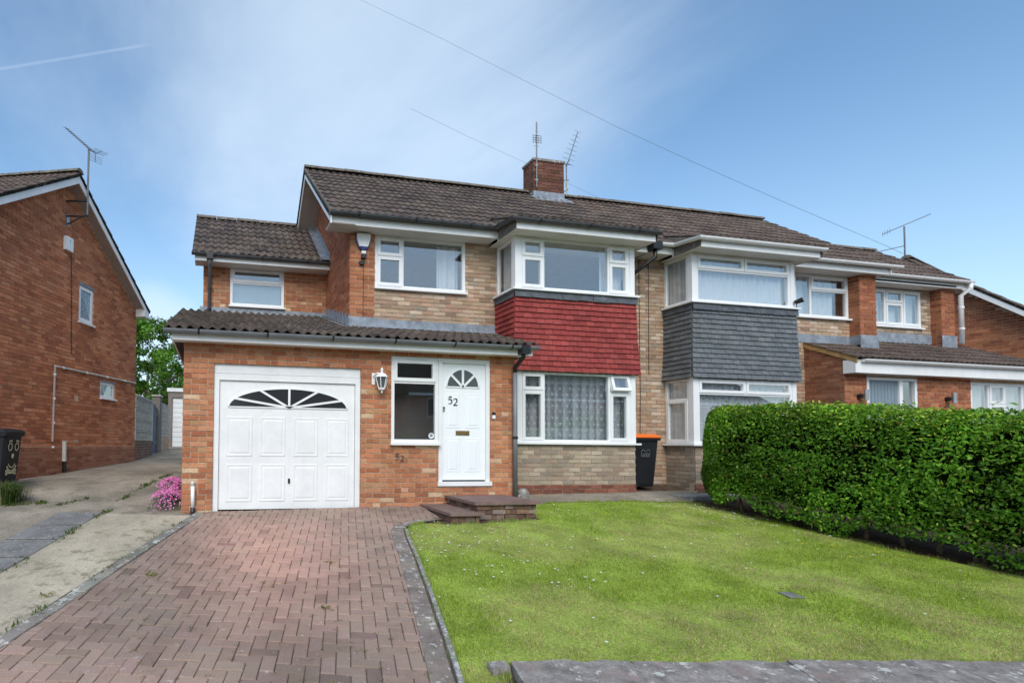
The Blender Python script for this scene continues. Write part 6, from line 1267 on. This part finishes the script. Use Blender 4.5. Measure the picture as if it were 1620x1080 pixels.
zz = np.array([gz(a, b) for a, b in zip(xx, yy)]); P_ = np.stack([xx, yy, zz + dome + RNG.normal(0, .012, n)], 1)[keep]; pk_ = np.array([.70, .10, .40]) + (np.array([.82, .40, .63]) - np.array([.70, .10, .40])) * RNG.random((len(P_), 1)); leaves('blossom', P_, np.tile([.1, -.8, .8], (len(P_), 1)), RNG.uniform(.018, .034, len(P_)), pk_ * RNG.uniform(.7, 1.1, (len(P_), 1)), 'petal', fl, aspect=.8, spread=.5)
# --- tussock by the left edge
ts = thing('ornamental_grass', 'tufted spiky green plant in front of the sticker-faced bin', 'plant', (-2.55, .95, -.0))
V = []; Fq = []; C = []; bx0 = np.array([-2.62, .98, gz(-2.6, .98)])
for i in range(1500):
    a = random.uniform(0, 6.283); r_ = abs(random.gauss(0, .12)); l_ = random.uniform(.18, .40); out_ = random.uniform(.15, .9); p = bx0 + [math.cos(a) * r_, math.sin(a) * r_, 0]; d = np.array([math.cos(a), math.sin(a), 0]); q = np.array([-d[1], d[0], 0]) * .004; m1_ = p + d * l_ * out_ * .4 + [0, 0, l_ * .7]; e_ = p + d * l_ * out_ + [0, 0, l_ * (1 - .55 * out_)]
    o = len(V); V += [p - q, p + q, m1_ + q, m1_ - q, e_]; c = jit((.085, .14, .035) if random.random() < .85 else (.30, .28, .14), .3); Fq += [(o, o + 1, o + 2, o + 3), (o + 3, o + 2, o + 4, o + 4)]; C += [c, c]
mbx = MB(); mbx.v = [tuple(v) for v in V]; mbx.f = [f if f[2] != f[3] else f[:3] for f in Fq]; mbx.c = C; mbx.build('blades', 'grass', ts)

# ================================================================== ACROSS THE ROAD (seen in the window reflections)
def opposite(x0, label, tone):
    y = -23.0; z0 = gz(x0, y) + .0; t = thing('terraced_house', label, 'house', (x0 + 4, y, z0), 'brick houses across the road'); fo = FR((x0 + 8, y, z0), (-1, 0)); w = MB()
    ops = [(.9, 2.9, .8, 2.2), (4.9, 7.0, .8, 2.2), (3.3, 4.3, 0, 2.1), (.9, 2.7, 3.5, 4.7), (4.9, 6.9, 3.5, 4.7)]; ss = sorted({0, 8} | {v for o in ops for v in o[:2]}); zs = sorted({-.3, 5.0} | {v for o in ops for v in o[2:]})
    for a, b in zip(ss, ss[1:]):
        for c, d in zip(zs, zs[1:]):
            if not any(o[0] <= (a + b) / 2 <= o[1] and o[2] <= (c + d) / 2 <= o[3] for o in ops): w.fbox(fo, a, b, c, d, -.2, 0)
    w.fbox(fo, 0, 8, -.3, 5, -7, -6.8); w.fbox(fo, -.001, .2, -.3, 5, -6.8, -.2); w.fbox(fo, 7.8, 8.001, -.3, 5, -6.8, -.2); w.build('wall', tone, t)
    for o in ops:
        m_ = (o[0] + o[1]) / 2; f_ = FR(fo.o, fo.u[:2]); f_.o = fo.o
        wn_ = MB(); wn_.fbox(fo, o[0], o[1], o[3] - .07, o[3], -.12, -.05); wn_.fbox(fo, o[0], o[1], o[2], o[2] + .07, -.12, -.05)
        for q in (o[0], m_ - .035, o[1] - .07): wn_.fbox(fo, q, q + .07, o[2] + .07, o[3] - .07, -.12, -.05)
        wn_ = wn_.build('window' if o[2] > 0 else 'door', 'upvc', t)
        for a, b in ((o[0] + .07, m_ - .035), (m_ + .035, o[1] - .07)): MB().fbox(fo, a, b, o[2] + .07, o[3] - .07, -.09, -.085).build('pane', 'pane_dark', wn_)
    MB().prism([fo.p(-.2, .35, 4.95), fo.p(-.2, -3.5, 7.3), fo.p(-.2, -7.3, 4.95)], fo.u * 8.4).build('roof', 'tile', t); MB().fbox(fo, -.2, 8.2, 4.78, 4.94, .30, .34).build('fascia', 'paint_white', t)
mat('brick_far', (.42, .25, .18), rough=.9, namt=.2, nscale=3)
for i in range(5): opposite(-8 + i * 10.0, 'brick house with white window frames across the road', 'brick_far')
bs_ = thing('shrub', 'rounded dark green shrub across the road in front of the houses', 'shrub', (10.0, -18.5, -.7)); n = 5000; q = unit(RNG.normal(0, 1, (n, 3))); P_ = np.array([10.2, -18.5, .35]) + q * [1.6, 1.2, 1.15] * RNG.uniform(.75, 1.05, (n, 1)); leaves('foliage', P_, q, RNG.uniform(.06, .12, n), np.array([.05, .10, .025]) * RNG.uniform(.5, 1.4, (n, 1)), 'leaf', bs_); MB().tube([(10.2, -18.5, -.8), (10.2, -18.5, .6)], [.12, .05], 7).build('stem', 'bark', bs_)
flush()
